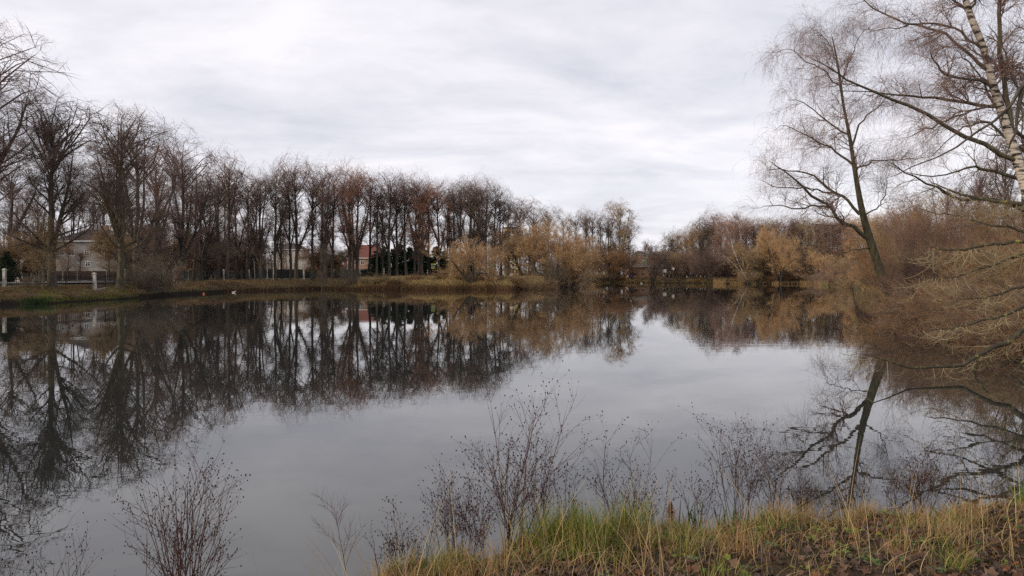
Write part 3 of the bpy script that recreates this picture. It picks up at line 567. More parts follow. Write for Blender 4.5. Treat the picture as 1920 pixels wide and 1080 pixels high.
def far_wood(label, bands, seed):
    g = np.random.default_rng(seed); P = []
    for n, pa, pb, ya, yb, ta, tb in bands:
        for i in range(n):
            px = g.uniform(pa, pb); Y = g.uniform(ya, yb); h = CZ + (HY - g.uniform(ta, tb)) / F * Y - FLAT; k = np.linspace(0, 1, 8)
            P.append(np.stack([X(px, Y) + g.normal() * .03 * h * k, Y + 0 * k, FLAT - .2 + (h + .2) * k], 1))
    P = np.array(P); L0 = P[:, -1, 2] - P[:, 0, 2]; Rr = (.014 * L0)[:, None] * (1 - .85 * np.linspace(0, 1, 8))[None]
    B, BR = grow(g, P, Rr, 11, .08, .98, 45, lambda t, L: L * (.30 - .18 * t), 4, .06, .12, .45, .03, .3)
    D, DR = grow(g, B, BR, 5, .1, 1, 42, lambda t, L: L * .5, 3, .04, .15, .6, .028, .4); E, ER = grow(g, D, DR, 3, .1, 1, 40, lambda t, L: L * .5, 2, .04, .15, .8, .025, .3)
    tag(link('distant_wood', tubemesh('distant_wood', [(P, Rr, 4), (B, BR, 3), (D, DR, 3), (E, ER, 3)]), M['twig_grey'] if seed == 2 else M['twig']), label, 'wood', None, 'stuff')
far_wood('brown wood far behind the left half of the avenue', [(90, -120, 330, 195, 235, 395, 440), (80, 330, 560, 200, 240, 430, 465), (60, 560, 960, 240, 300, 462, 490), (34, 872, 955, 196, 230, 430, 462)], 1)
far_wood('grey-brown wood far behind the right bank trees', [(70, 960, 1200, 300, 360, 440, 470), (26, 1200, 1252, 420, 480, 480, 492), (150, 1250, 1760, 320, 380, 425, 465), (60, 1740, 2100, 200, 260, 380, 420)], 2)
for i in range(44):
    px = 1250 + i * 9.2 + rnd.uniform(-4, 4); Y = 252 + rnd.random() * 25
    plant_tree(rnd.choice(['willow_c', 'willow_a', 'shrub_a']), px, Y, 482 - rnd.random() * 14, 'low brown undergrowth tree beneath the wood on the right far bank', 'small_tree', group='undergrowth of the right wood', twig=rnd.choice(['twig_rust', 'twig', 'twig_ochre']), xs=1.5)
# leaning pale birches of the right far bank
def simple_poly(name, pts, Y, m, parent=None, k=10, sides=6):
    P, Rr = path([(*at(px, py, Y + dy), r) for px, py, dy, r in pts], k); return link(name, tubemesh(name, [(P[None], Rr[None], sides)]), m, parent)
for lab, pts in [('white birch leaning left over the water right of the white pole', [(1402, 528, 0, .15), (1388, 500, 0, .13), (1376, 470, 0, .10), (1368, 440, 1, .07), (1358, 420, 1, .06), (1346, 405, 2, .03)]),
                 ('white birch leaning left, low and almost bare, at the squat willow', [(1405, 528, -1, .10), (1385, 505, -1, .09), (1362, 483, -1, .07), (1345, 470, -2, .05), (1335, 462, -2, .02)]),
                 ('pale upright birch rising among the red crowns', [(1398, 526, 4, .2), (1392, 480, 4, .17), (1388, 440, 4, .12), (1384, 415, 4, .06), (1380, 402, 4, .03)])]:
    Y = 209; o = thing('birch_tree', lab, 'tree', group='pale birches on the right far bank')
    P, Rr = path([(*at(px, py, Y + dy), r) for px, py, dy, r in pts], 12)
    g = np.random.default_rng(len(lab)); B, BR = grow(g, P[None], Rr[None], 26, .35, 1, 45, lambda t, L: 4.5 * (1.2 - t), 5, .02, .15, .5, .02, .3)
    link('trunk', tubemesh('birch_trunk', [(P[None], Rr[None], 6), (B, BR, 4)]), M['frame'] if 0 else M['birch'], o)
    D, DR = grow(g, B, BR, 8, .1, 1, 40, lambda t, L: L * .5, 4, -.04, .15, .6, .014, .4); E, ER = grow(g, D, DR, 8, .1, 1, 40, lambda t, L: L * .5 + .2, 3, -.06, .15, .7, .012, .4)
    link('crown', tubemesh('birch_crown', [(D, DR, 3), (E, ER, 3)]), M['twig_purple'], o)

# bushes on the left bank
for px, Y, top, k, tw, lab, xs in [(268, 89.5, 474, 'shrub_a', 'twig_grey', 'grey multi-stemmed willow bush on the left bank, left half', 1.15), (300, 95, 478, 'shrub_a', 'twig_grey', 'grey multi-stemmed willow bush on the left bank, right half', 1.15), (283, 91, 500, 'shrub_b', 'twig_grey', 'lower grey bush between the two tall ones on the left bank', 1.2),
                                   (405, 113, 520, 'shrub_b', 'twig_rust', 'russet bush where the bank meets the avenue, leftmost of the russet ones', 1.5), (378, 109, 527, 'shrub_b', 'twig_rust', 'small russet bush left of the orange ball', 1.3), (430, 118, 523, 'shrub_b', 'twig_rust', 'low russet bush in the middle of the russet group', 1.7), (452, 122, 526, 'shrub_a', 'twig_rust', 'low russet bush at the right end of the russet group', 1.7),
                                   (60, 75, 508, 'shrub_b', 'twig_grey', 'sparse grey bush growing through the iron fence', 1.0), (10, 71, 540, 'shrub_b', 'twig_rust', 'low rusty brush under the first white post', 1.5), (-25, 66, 530, 'shrub_b', 'twig_rust', 'rusty brush at the left edge', 1.5),
                                   (660, 133, 502, 'shrub_a', 'twig_grey', 'tall grey bush right of the little birch', 1.0), (640, 134, 470, 'young', 'twig_grey', 'pale grey twiggy tree right of the little birch', 1.2)]:
    plant_tree(k, px, Y, top, lab, 'shrub' if 'shrub' in k else 'small_tree', 'shrub' if 'shrub' in k else 'tree', 'bushes along the left bank', twig=tw, bark='bark_grey' if tw == 'twig_grey' else 'bark', parts=('stem', 'twigs'), xs=xs)
plant_tree('young', 603, 131.5, 462, 'little birch with a black and white trunk on the bank edge', 'birch_tree', twig='twig_grey', bark='bark', xs=.9, tilt=.06, tdir=1.5)
for i_, px in enumerate(range(700, 1010, 22)):
    plant_tree(rnd.choice(['shrub_a', 'shrub_b']), px + rnd.uniform(-6, 6), 133 + rnd.random() * 3, 517 - rnd.random() * 7, 'low twiggy rust bush on top of the promontory', 'shrub', 'shrub', 'low bushes along the promontory', twig=rnd.choice(['twig_rust', 'twig_ochre']), parts=('stem', 'twigs'), xs=1.6)
for px in list(range(1095, 1250, 14)) + list(range(1262, 1600, 16)):
    Y = float(shore(px)) + rnd.uniform(2, 9)
    plant_tree(rnd.choice(['shrub_a', 'shrub_b']), px + rnd.uniform(-5, 5), Y, 512 - rnd.random() * 9 if px < 1170 or px > 1380 else 521, 'low brown bush along the waterline of the far bank', 'shrub', 'shrub', 'low bushes along the far waterline', twig=rnd.choice(['twig_rust', 'twig_ochre', 'twig']), parts=('stem', 'twigs'), xs=1.5)

def arcs(g, P, Rd, n, t0, t1, L0, p0, p1, r, k, az0=None):
    Q, QR = grow(g, P, Rd, n, t0, t1, 40, L0, 2, 0, 0, .8, r, .5); m = len(Q); az = g.random(m) * 6.28 if az0 is None else az0 + g.normal(size=m) * 1.1
    ln = L0 * g.uniform(.45, 1.3, m) if not callable(L0) else np.ones(m); tt = np.linspace(0, 1, k - 1)[None]
    a0 = np.radians(g.normal(p0, 22, m))[:, None]; a1 = np.radians(g.normal(p1, 22, m))[:, None]; pt = a0 + (a1 - a0) * tt ** g.uniform(.7, 1.6, (m, 1))
    azz = az[:, None] + g.normal(size=(m, 1)) * .7 * tt + np.cumsum(g.normal(size=(m, k - 1)) * .07, 1)
    st = np.stack([np.cos(pt) * np.cos(azz), np.cos(pt) * np.sin(azz), np.sin(pt)], -1) * (ln / (k - 1))[:, None, None]
    pts_ = np.concatenate([Q[:, :1], Q[:, :1] + np.cumsum(st, 1)], 1)
    return pts_, (r * g.uniform(.7, 1.2, m))[:, None] * (1 - .62 * np.linspace(0, 1, k))[None]

for px, Y, top in [(1622, 88, 492), (1612, 115, 496), (1634, 130, 486), (1608, 150, 498), (1648, 95, 480), (1624, 72, 512), (1634, 64, 520)]:
    plant_tree('shrub_a', px, Y, top, 'brown bush beyond the foot of the leaning tree', 'shrub', 'shrub', 'bushes beyond the leaning tree', twig=rnd.choice(['twig_rust', 'twig_ochre', 'twig']), parts=('stem', 'twigs'), xs=1.2)

# ------------------------------------------------------------------ hero trees on the right
def hero(name, label, Y, trunk, limbs, seed, bark, twig, n2, n3, n4, l2, l3, l4, tw, droop2, droop3, extra_bark=None, cat='tree', ang2=48, ang3=42, twpart='crown', sides=9, dep=.5, wob=.16, arc=0, tropup=0, weep=None):
    g = np.random.default_rng(seed)
    def P3(pts, dd): return path([(*at(px, py, Y + d_ + dd * i), r) for i, (px, py, r, *q) in enumerate(pts) for d_ in [q[0] if q else 0]], max(8, len(pts) * 3))
    tp, tr = P3(trunk, 0)
    base = tp[0].copy(); o = thing(name, label, cat, tuple(base))
    K = 14; LP = []; LR = []
    for i, lb in enumerate(limbs):
        p, r = path([(*at(q[0], q[1], Y + (g.random() - .5) * 0 + (dep * (i % 3 - 1)) * j), q[2]) for j, q in enumerate(lb)], K); LP.append(p); LR.append(r)
    LP = np.array(LP) - base; LR = np.array(LR) * .8; tp = tp - base; tr = tr * .9
    # knobbly limbs
    LP[:, 1:-1] += g.normal(size=LP[:, 1:-1].shape) * .0013 * Y
    link('trunk', tubemesh(name + '_trunk', [(tp[None], tr[None], sides)]), M[bark], o)
    link('limbs', tubemesh(name + '_limbs', [(LP, LR, 6)]), M[extra_bark or bark], o)
    B, BR = grow(g, LP, LR, n2, .18, 1, ang2, lambda t, L: l2 * (1.15 - .6 * t), 6, droop2 * .5, wob, .5, tw * 1.8, .3, arc=arc)
    B2, BR2 = grow(g, tp[None], tr[None], n2 * 2.2, .45, 1, ang2, lambda t, L: l2 * (1.25 - .7 * t), 6, droop2 * .5, wob, .3, tw * 1.8, .3, arc=arc)
    B = np.concatenate([B, B2]); BR = np.concatenate([BR, BR2])
    D, DR = grow(g, B, BR, n3, .12, 1, ang3, lambda t, L: l3 * (1.2 - .5 * t), 5, droop2, wob, .55, tw * 1.2, .35, arc=arc)
    E, ER = grow(g, D, DR, n4, .1, 1, ang3, lambda t, L: l4 * np.ones_like(t), 6, droop3, wob * .8, .7, tw, .35, arc=arc)
    lv = [(B, BR, 4), (D, DR, 3), (E, ER, 3)]
    if weep:
        n_w, zmin, Lw, rw = weep; hi = D[:, -1, 2] + base[2] > zmin; W1, W1R = arcs(g, D[hi], DR[hi], n_w, .3, 1, Lw, -15, -88, rw, 9); W2, W2R = arcs(g, W1, W1R, 2.2, .2, .8, Lw * .5, -50, -88, rw * .8, 6); lv += [(W1, W1R, 3), (W2, W2R, 3)]
    link(twpart, tubemesh(name + '_twigs', lv), M[twig], o)
    return o
hero('leaning_tree', 'dark tree leaning left over the water on the right bank, drooping twigs in its top', 45,
     [(1690, 600, .46), (1668, 552, .40), (1648, 500, .32), (1632, 452, .28), (1618, 402, .23), (1608, 350, .18), (1600, 300, .15), (1592, 250, .12), (1582, 200, .095), (1575, 150, .09), (1568, 105, .06), (1558, 60, .03)],
     [[(1630, 450, .19), (1602, 426, .155), (1572, 412, .13), (1552, 386, .105), (1530, 372, .11), (1500, 345, .08), (1468, 318, .05), (1438, 298, .03)],
      [(1612, 402, .13), (1590, 375, .11), (1562, 360, .11), (1530, 332, .08), (1500, 322, .06), (1462, 316, .04), (1432, 322, .02)],
      [(1553, 388, .11), (1525, 386, .08), (1490, 392, .06), (1455, 384, .04), (1424, 392, .02)],
      [(1565, 362, .08), (1530, 356, .06), (1490, 352, .05), (1450, 350, .03), (1422, 336, .015)],
      [(1600, 310, .10), (1570, 288, .08), (1540, 268, .06), (1505, 250, .04), (1470, 236, .025), (1448, 248, .012)],
      [(1594, 260, .09), (1565, 236, .07), (1530, 212, .05), (1500, 190, .035), (1475, 186, .015)],
      [(1578, 175, .07), (1556, 140, .05), (1520, 118, .04), (1485, 92, .025), (1455, 100, .012)],
      [(1572, 130, .05), (1560, 95, .035), (1540, 65, .025), (1515, 48, .012)],
      [(1576, 160, .06), (1590, 120, .04), (1605, 80, .03), (1625, 50, .015)],
      [(1597, 275, .09), (1612, 235, .07), (1640, 205, .05), (1670, 180, .03), (1700, 175, .015)],
      [(1604, 320, .09), (1640, 302, .06), (1690, 300, .04), (1740, 296, .02)],
      [(1620, 405, .07), (1650, 385, .05), (1660, 360, .04), (1665, 330, .02)],
      [(1634, 462, .07), (1600, 470, .05), (1570, 478, .035), (1545, 482, .015)]],
     71, 'bark_green', 'twig_purple', 11, 8, 5, 1.9, 1.1, 1.15, .0048, -.02, -.22, dep=.35, weep=(1.6, 10.5, 1.9, .0045))
hero('birch_tree', 'white-barked birch leaning in from the right edge with long mossy limbs', 30,
     [(1985, 640, .29), (1965, 520, .27), (1936, 400, .25), (1914, 320, .23), (1888, 240, .205), (1864, 165, .18), (1844, 90, .155), (1820, 30, .15), (1800, -40, .12), (1780, -130, .08), (1765, -220, .04)],
     [[(1905, 300, .13), (1850, 275, .12), (1780, 240, .10), (1720, 205, .085), (1660, 180, .07), (1600, 155, .05), (1570, 138, .04), (1520, 110, .02)],
      [(1872, 200, .10), (1820, 195, .09), (1750, 182, .07), (1690, 178, .05), (1620, 172, .03), (1560, 170, .015)],
      [(1850, 130, .10), (1815, 100, .08), (1765, 62, .07), (1700, 42, .05), (1650, 22, .04), (1600, -10, .02)],
      [(1860, 165, .09), (1830, 148, .07), (1775, 142, .06), (1752, 115, .045), (1742, 90, .03)],
      [(1845, 95, .08), (1800, 60, .06), (1750, 45, .05), (1690, 48, .03), (1630, 60, .015)],
      [(1822, 35, .08), (1790, 0, .06), (1740, -30, .04), (1690, -60, .02)],
      [(1815, 20, .07), (1850, -30, .05), (1880, -80, .03)],
      [(1900, 300, .09), (1893, 220, .14), (1885, 150, .13), (1874, 80, .12), (1876, 10, .1), (1882, -80, .07)],
      [(1905, 240, .05), (1940, 180, .04), (1990, 120, .02)],
      [(1870, 195, .08), (1800, 215, .05), (1740, 240, .035), (1690, 260, .015)]],
     72, 'birch', 'twig_purple', 14, 8, 6, 1.5, .85, .95, .0032, -.03, -.24, extra_bark='bark_green', dep=.25, weep=(1.1, 8.5, 1.1, .0032))
hero('alder_tree', 'dark mossy tree at the right edge behind the birch, limbs spreading low to the left', 34,
     [(1965, 640, .40), (1955, 520, .36), (1945, 420, .33), (1938, 340, .28), (1932, 250, .22), (1930, 150, .15), (1925, 50, .08), (1920, -60, .03)],
     [[(1945, 402, .16), (1900, 385, .14), (1850, 375, .11), (1790, 368, .09), (1745, 345, .06), (1700, 322, .04), (1660, 300, .02)],
      [(1940, 350, .14), (1890, 330, .11), (1840, 315, .09), (1800, 322, .06), (1740, 330, .04), (1690, 320, .02)],
      [(1936, 300, .12), (1890, 260, .09), (1850, 232, .07), (1810, 240, .05), (1770, 270, .03), (1740, 300, .015)],
      [(1934, 270, .11), (1890, 230, .08), (1850, 170, .06), (1820, 120, .04), (1790, 90, .02)],
      [(1932, 220, .10), (1900, 150, .07), (1880, 90, .05), (1850, 40, .02)],
      [(1950, 440, .12), (1900, 430, .09), (1850, 420, .07), (1800, 405, .05), (1750, 400, .03), (1710, 385, .015)]],
     73, 'bark_dark', 'twig', 10, 6, 5, 1.7, .95, .6, .0042, .0, -.02, extra_bark='bark_green', dep=.4, wob=.24)
# near tree outside the frame whose one long branch crosses the birch
hero('bare_tree', 'close dark purple-brown branch crossing in front of the birch at the right edge', 9,
     [(2240, 820, .16), (2230, 600, .14), (2200, 300, .10), (2190, 100, .06), (2180, -80, .02)],
     [[(2206, 330, .05), (2100, 180, .045), (1990, 60, .04), (1925, 150, .035), (1905, 235, .022), (1888, 290, .012)],
      [(2200, 300, .045), (2080, 120, .04), (1960, 120, .034), (1918, 165, .03), (1880, 212, .024), (1825, 255, .018), (1760, 293, .013), (1700, 320, .009), (1648, 338, .005)],
      [(1880, 212, .012), (1868, 248, .009), (1855, 275, .006), (1850, 295, .004)]],
     74, 'bark', 'twig_purple', 1.0, 1, 0, .3, .2, .1, .003, .0, .0, dep=0)

# overhanging willow: pale olive twigs drooping, then turning up at the ends
def over_willow():
    g = np.random.default_rng(75); Y = 21
    limbs = [[(2080, 640, .14), (1990, 585, .12), (1925, 618, .09), (1880, 645, .075), (1840, 662, .06), (1800, 686, .045), (1760, 690, .035), (1700, 687, .025), (1640, 668, .016), (1600, 662, .006)],
             [(1850, 658, .04), (1832, 680, .035), (1822, 710, .028), (1812, 735, .015)],
             [(2080, 300, .14), (1990, 345, .10), (1930, 378, .08), (1880, 378, .06), (1830, 372, .05), (1790, 362, .035), (1745, 340, .015)],
             [(2090, 420, .12), (1990, 445, .08), (1920, 452, .06), (1870, 458, .05), (1820, 466, .04), (1770, 468, .03), (1735, 462, .015)],
             [(2080, 520, .10), (1980, 520, .07), (1910, 540, .045), (1850, 556, .03), (1790, 560, .015)],
             [(2080, 560, .10), (1960, 560, .06), (1880, 592, .04), (1800, 610, .025), (1730, 622, .012)],
             [(2060, 480, .09), (1950, 470, .06), (1860, 500, .04), (1780, 520, .02), (1720, 520, .01)],
             [(2060, 600, .09), (1960, 640, .06), (1900, 700, .03), (1860, 740, .012)]]
    K = 14; LP = []; LR = []
    for i, lb in enumerate(limbs):
        dd = [-.2, 0, .3, .1, .35, -.1, .45, -.3][i]
        p, r = path([(*at(q[0], q[1], Y + dd * j), q[2]) for j, q in enumerate(lb)], K); LP.append(p); LR.append(r)
    LP = np.array(LP); LR = np.array(LR); base = at(2090, 640, Y); base[2] = .9; LP -= base
    LP[:, 1:-1] += g.normal(size=LP[:, 1:-1].shape) * .03
    o = thing('willow_tree', 'willow reaching in from the right edge with pale upturned twigs and a lichen-spotted low branch', 'tree', tuple(base))
    tk, tr_ = path([(.2, 0, -.4, .3), (.1, 0, 1, .26), (0, 0, 2.2, .22), (-.1, .1, 4.2, .15), (.1, 0, 6, .05)], 12)
    link('trunk', tubemesh('over_trunk', [(tk[None], tr_[None], 9)]), M['bark_green'], o)
    link('limbs', tubemesh('over_limbs', [(LP, LR, 7)]), M['lichen'], o)
    cnt = np.array([11, 4, 22, 20, 14, 14, 14, 7])
    B, BR = arcs(g, LP, LR, cnt * 1.9, .08, 1, 1.35, -55, 35, .0085, 12, math.pi)
    D, DR = arcs(g, B, BR, 3.4, .1, .95, .85, -40, 65, .0050, 10)
    E, ER = arcs(g, D, DR, 1.3, .1, .8, .45, -5, 70, .0040, 7)
    old = """    B, BR = grow(g, LP, LR, cnt, .15, 1, 60, lambda t, L: 1.15 * (1.15 - .4 * t), 9, -.01, .09, .5, .007, .4, side=(-1.2, -.3, -1.2), arc=.34, jit=.9)
    D, DR = grow(g, B, BR, 4.2, .1, .95, 48, lambda t, L: .85 + 0 * t, 10, -.02, .05, .6, .0042, .35, side=(-.8, -.3, -2.2), arc=.50, jit=1.1)
    E, ER = grow(g, D, DR, 1.6, .1, .8, 42, lambda t, L: .5 + 0 * t, 7, .02, .05, .8, .0032, .35, side=(0, 0, -1), arc=.45, jit=1.0)""" if 0 else None
    link('twigs', tubemesh('over_twigs', [(B, BR, 4), (D, DR, 3), (E, ER, 3)]), M['twig_pale'], o)
M['lichen'] = noisy('lichen_bark', (.04, .036, .026), (.22, .20, .05), 5, .9, (.06, .053, .035), (1, 1, 1), .6)
M['lichen'].node_tree.nodes['Color Ramp'].color_ramp.elements[1].position = .58 if 'Color Ramp' in M['lichen'].node_tree.nodes else .58
over_willow()

# thickets on the right bank
th = [(1650, 60, 430), (1668, 66, 405), (1700, 64, 380), (1728, 58, 385), (1755, 66, 372), (1785, 60, 380), (1815, 66, 370), (1850, 60, 385), (1885, 64, 380), (1920, 60, 378), (1650, 48, 500), (1680, 50, 470), (1712, 50, 450), (1742, 47, 452), (1772, 50, 440), (1802, 46, 450), (1835, 48, 440), (1868, 45, 445), (1900, 46, 440), (1935, 42, 430), (1965, 40, 440)]
for i, (px, Y, top) in enumerate(th):
    plant_tree('thicket', px, Y, top, 'tall brown brushwood on the right bank behind the leaning tree' if Y > 55 else 'brown brushwood bush on the right bank', 'shrub', 'shrub', 'tall brushwood on the right bank' if Y > 55 else 'brushwood on the right bank', twig=['twig_rust', 'twig', 'twig_ochre', 'twig_wine', 'twig_rust'][i % 5], parts=('stem', 'twigs'), xs=.85)
fr = [(1656, 47, 545), (1664, 43, 555), (1684, 39, 560), (1704, 37.5, 556), (1735, 36, 560), (1766, 34.5, 550), (1800, 33.5, 555), (1835, 32.5, 548), (1870, 31, 552), (1905, 30, 545), (1940, 29, 540), (1690, 42, 525), (1740, 41, 520), (1790, 39, 515), (1840, 38, 520), (1890, 36, 510), (1646, 50, 560)]
for i, (px, Y, top) in enumerate(fr):
    plant_tree(['shrub_b', 'shrub_a'][i % 2], px, Y, top, 'low rusty bush at the waterline of the right bank', 'shrub', 'shrub', 'low bushes on the right bank', twig=['twig_rust', 'twig', 'twig_wine', 'twig_olive'][i % 4], parts=('stem', 'twigs'), xs=1.0)
for px, Y, top, k in [(1775, 95, 330, 'lime_a'), (1835, 88, 300, 'lime_b'), (1880, 80, 250, 'lime_c'), (1925, 75, 220, 'lime_d'), (1720, 120, 365, 'wood_b'), (1955, 60, 150, 'lime_b'), (1800, 130, 350, 'wood_a'), (1860, 120, 330, 'wood_b')]:
    plant_tree(k, px, Y, top, 'bare tree standing behind the brushwood at the right edge', 'bare_tree', group='bare trees behind the right bank', twig='twig_wine' if rnd.random() < .4 else 'twig', xs=.9)
for i in range(26):
    px = 1705 + i * 12 + rnd.uniform(-4, 4); row = i % 3; Y = float(shore(px)) + [.0, .9, 2.2][row] + rnd.uniform(-.2, .3)
    o = plant_tree('bramble', px, Y, HY - (1.75 - 3 + gz(px, Y)) / Y * F * rnd.uniform(.9, 1.05), 'arching rusty bramble tangle hanging over the right waterline', 'bramble', 'bramble', 'brambles along the right waterline', twig=['twig_rust', 'twig_wine', 'twig', 'twig_ochre', 'twig_rust'][i % 5], bark=['bark', 'bark_grey', 'twig_ochre'][i % 3], parts=('stem', 'twigs'), xs=1.0)
# dense shoots round the foot of the leaning tree
plant_tree('shrub_a', 1668, 44.2, 505, 'dense dark shoots round the foot of the leaning tree', 'shrub', 'shrub', None, twig='twig_wine', bark='bark_dark', parts=('stem', 'twigs'), xs=.7)

# ------------------------------------------------------------------ grasses
def blades(g, pos, h, w, lean, col, k=4, wind=(0, 0), curl=1.0):
    """flat tapering blades, each with its own height, lean and colour"""
    n = len(pos); a = g.random(n) * 2 * math.pi; ld = np.stack([np.cos(a), np.sin(a)], 1) * (lean * g.random(n))[:, None] + np.asarray(wind)
    T = np.linspace(0, 1, k)[None, :, None]; h = h[:, None, None] if hasattr(h, '__len__') else np.full((n, 1, 1), h)
    ctr = np.zeros((n, k, 3)); ctr[:, :, :2] = pos[:, None, :2] + ld[:, None, :] * h * T ** (1 + curl * .6)
    ctr[:, :, 2] = pos[:, 2:3] + (h[:, :, 0]) * (T[:, :, 0] - .28 * T[:, :, 0] ** 3 * np.clip(np.linalg.norm(ld, axis=1), 0, 1.6)[:, None])
    b = g.random(n) * math.pi; sd = np.stack([np.cos(b), np.sin(b), 0 * b], 1)[:, None, :] * (w * (1 - T ** 1.8 * .9)) * .5
    V = np.stack([ctr - sd, ctr + sd], 2).reshape(n, -1, 3)
    off = (np.arange(n) * k * 2)[:, None, None]; j = (np.arange(k - 1) * 2)[:, None]
    q = np.concatenate([j, j + 1, j + 3, j + 2], 1); Q = (off + q[None]).reshape(-1, 4)
    Cc = np.repeat(col, k * 2, 0)
    return V.reshape(-1, 3), Q, Cc
def merge(parts):
    V = []; Q = []; Cc = []; b = 0
    for v, q, c in parts: V.append(v); Q.append(q + b); Cc.append(c); b += len(v)
    return np.concatenate(V), np.concatenate(Q), np.concatenate(Cc)
def pal(g, n, cols, var=.25):
    c = np.array(cols)[g.integers(0, len(cols), n)]; return c * (1 + var * (g.random((n, 1)) - .5) * 2)
STRAW = [(.40, .30, .14), (.33, .235, .115), (.50, .38, .19), (.28, .165, .07), (.24, .20, .06)]
GREEN = [(.10, .16, .03), (.16, .22, .035), (.07, .11, .02), (.27, .26, .06), (.34, .26, .09)]
RUST = [(.20, .11, .05), (.15, .085, .045), (.25, .15, .07), (.12, .07, .04)]
MOSS = [(.09, .095, .025), (.14, .12, .035), (.06, .06, .02)]
OCHRE = [(.40, .28, .13), (.32, .21, .09), (.46, .34, .18), (.24, .15, .07)]
g = np.random.default_rng(9)
def far_grass(n, pa, pb, s0, s1, h, w, cols, lean=.5):
    px = g.uniform(pa, pb, n); s = g.uniform(s0, s1, n) ; Y = shore(px) + s
    return blades(g, np.stack([(px - 960) / F * Y, Y, ground(px, s) - .03], 1), h * g.uniform(.5, 1.2, n), w, lean, pal(g, n, cols), 3)
def stuff(name, parts, label, m='blade', cat=None):
    v, q, c = merge(parts); return tag(link(name, mesh_np(name, v, q, None, False, c), M[m]), label, cat or name.replace('_', ' '), None, 'stuff')
stuff('bank_grass', [far_grass(9000, -60, 260, .3, 9, .32, .035, MOSS + RUST), far_grass(9000, 240, 690, .4, 9, .42, .05, MOSS[:2] + RUST + STRAW[:1]),
                     far_grass(14000, 670, 1055, .9, 8, .5, .06, [(.56, .42, .20), (.48, .34, .15), (.42, .26, .12), (.36, .32, .12)]), far_grass(3500, 670, 1055, 0, 1.6, .5, .06, RUST + STRAW[3:]), far_grass(9000, 1040, 1600, -.2, 9, .6, .08, RUST + MOSS + STRAW[:2])], 'brown and mossy grass covering the far banks', cat='grass')
stuff('bank_moss', [far_grass(13000, 70, 260, .1, 4.5, .26, .03, [(.16, .18, .04), (.20, .20, .05), (.12, .14, .035)]), far_grass(1800, 330, 430, .2, 3, .2, .03, [(.15, .16, .04), (.2, .18, .05)])], 'yellow-green mossy grass on the left bank below the fence', cat='grass')
stuff('sedge', [far_grass(2500, 680, 1050, -.6, .8, .9, .06, RUST, .7), far_grass(1200, 420, 680, -.5, .5, .6, .06, RUST, .7), far_grass(1100, 725, 748, -.5, 2, 1.3, .05, RUST + [(.08, .05, .035)], .8)], 'rusty sedge hanging over the waterline of the promontory', cat='sedge')
stuff('right_bank_grass', [far_grass(5000, 1602, 1700, 4, 90, .5, .03, RUST + STRAW[:3] + MOSS, .8), far_grass(9000, 1596, 1990, -.25, 6, .3, .02, RUST + STRAW[3:], .8), far_grass(2500, 1596, 1990, -.4, 1, .4, .022, RUST, 1.2)], 'matted rusty grass covering the right bank', cat='grass')
def reed(pa, pb, n, lab, cols=OCHRE, h=1.7, s0=-1.5, s1=.5):
    ps = []
    for i in range(7):
        c = g.uniform(pa + 1, pb - 1); w_ = g.uniform(.12, .3) * (pb - pa); ps.append(far_grass(n // 6, c - w_, c + w_, s0 * g.uniform(.5, 1.2), s1 * g.uniform(.6, 3), h * g.uniform(.5, 1.15), .055, cols, .5))
    stuff('reeds', ps, lab, cat='reeds')
reed(1340, 1362, 420, 'golden reeds at the waterline right of the white pole'); reed(1372, 1392, 200, 'short golden reeds beside the squat willow', h=1.1); reed(1444, 1462, 200, 'golden reeds at the foot of the pointed willow', h=1.3)
reed(1512, 1544, 620, 'widest clump of golden reeds under the wide low willow'); reed(1500, 1511, 120, 'thin golden reeds left of the widest clump', h=1.2); reed(1616, 1632, 160, 'golden reeds by the leaning tree', h=1.5) if 0 else None
stuff('green_tuft', [far_grass(260, 1542, 1550, -.6, .6, 1.0, .07, [(.12, .26, .02), (.16, .30, .03)], .5)], 'bright green tuft right of the golden reeds', cat='grass tuft')
stuff('iris_clump', [far_grass(90, 36 + 9 * i, 52 + 9 * i, -.5 + .25 * (i % 3), .5 + .3 * (i % 2), .45 + .12 * (i % 3), .045, [(.03, .065, .022), (.045, .09, .028), (.06, .07, .025)], 1.2) for i in range(6)], 'lush green sword-leaved clump at the waterline on the left', cat='waterside plant')

# ---- foreground grass
def fg(n, x0, x1, s0, s1, h, w, lean, cols, wind=(0, 0), k=5, pw=1.0, curl=1.0, var=.3):
    x = g.uniform(x0, x1, n); s = s0 + (s1 - s0) * g.random(n) ** pw; y = nshore(x) - s
    return blades(g, np.stack([x, y, nground(x, y) - .01], 1), h * g.uniform(.45, 1.15, n), w, lean, pal(g, n, cols, var), k, wind, curl)
def clump(n, cx_, cs, rad, h, w, lean, cols, wind=(0, 0), k=5):
    x = cx_ + g.normal(size=n) * rad; y = nshore(cx_) - cs + g.normal(size=n) * rad
    return blades(g, np.stack([x, y, nground(x, y) - .01], 1), h * g.uniform(.4, 1.15, n), w, lean, pal(g, n, cols, .3), k, wind)
parts = [fg(2600, -1.2, 2.0, -.12, 1.1, .17, .006, 1.0, GREEN + STRAW[:3]), fg(3200, 1.2, 7.6, -.08, .7, .13, .006, 1.0, STRAW + GREEN[:2] + RUST[:2]),
         fg(4500, -1.6, 8.5, .3, 4.3, .08, .0045, 1.7, STRAW[:4] + MOSS + GREEN[:2]), fg(1500, -1.5, 7.5, .0, 2.2, .26, .005, 1.5, STRAW, (.2, 0)), fg(1500, 5.5, 9.8, .0, 4, .13, .006, 1.3, STRAW + GREEN[:2]), fg(1300, -4.5, -1.4, -.1, .5, .26, .006, .8, STRAW + GREEN[:1])]
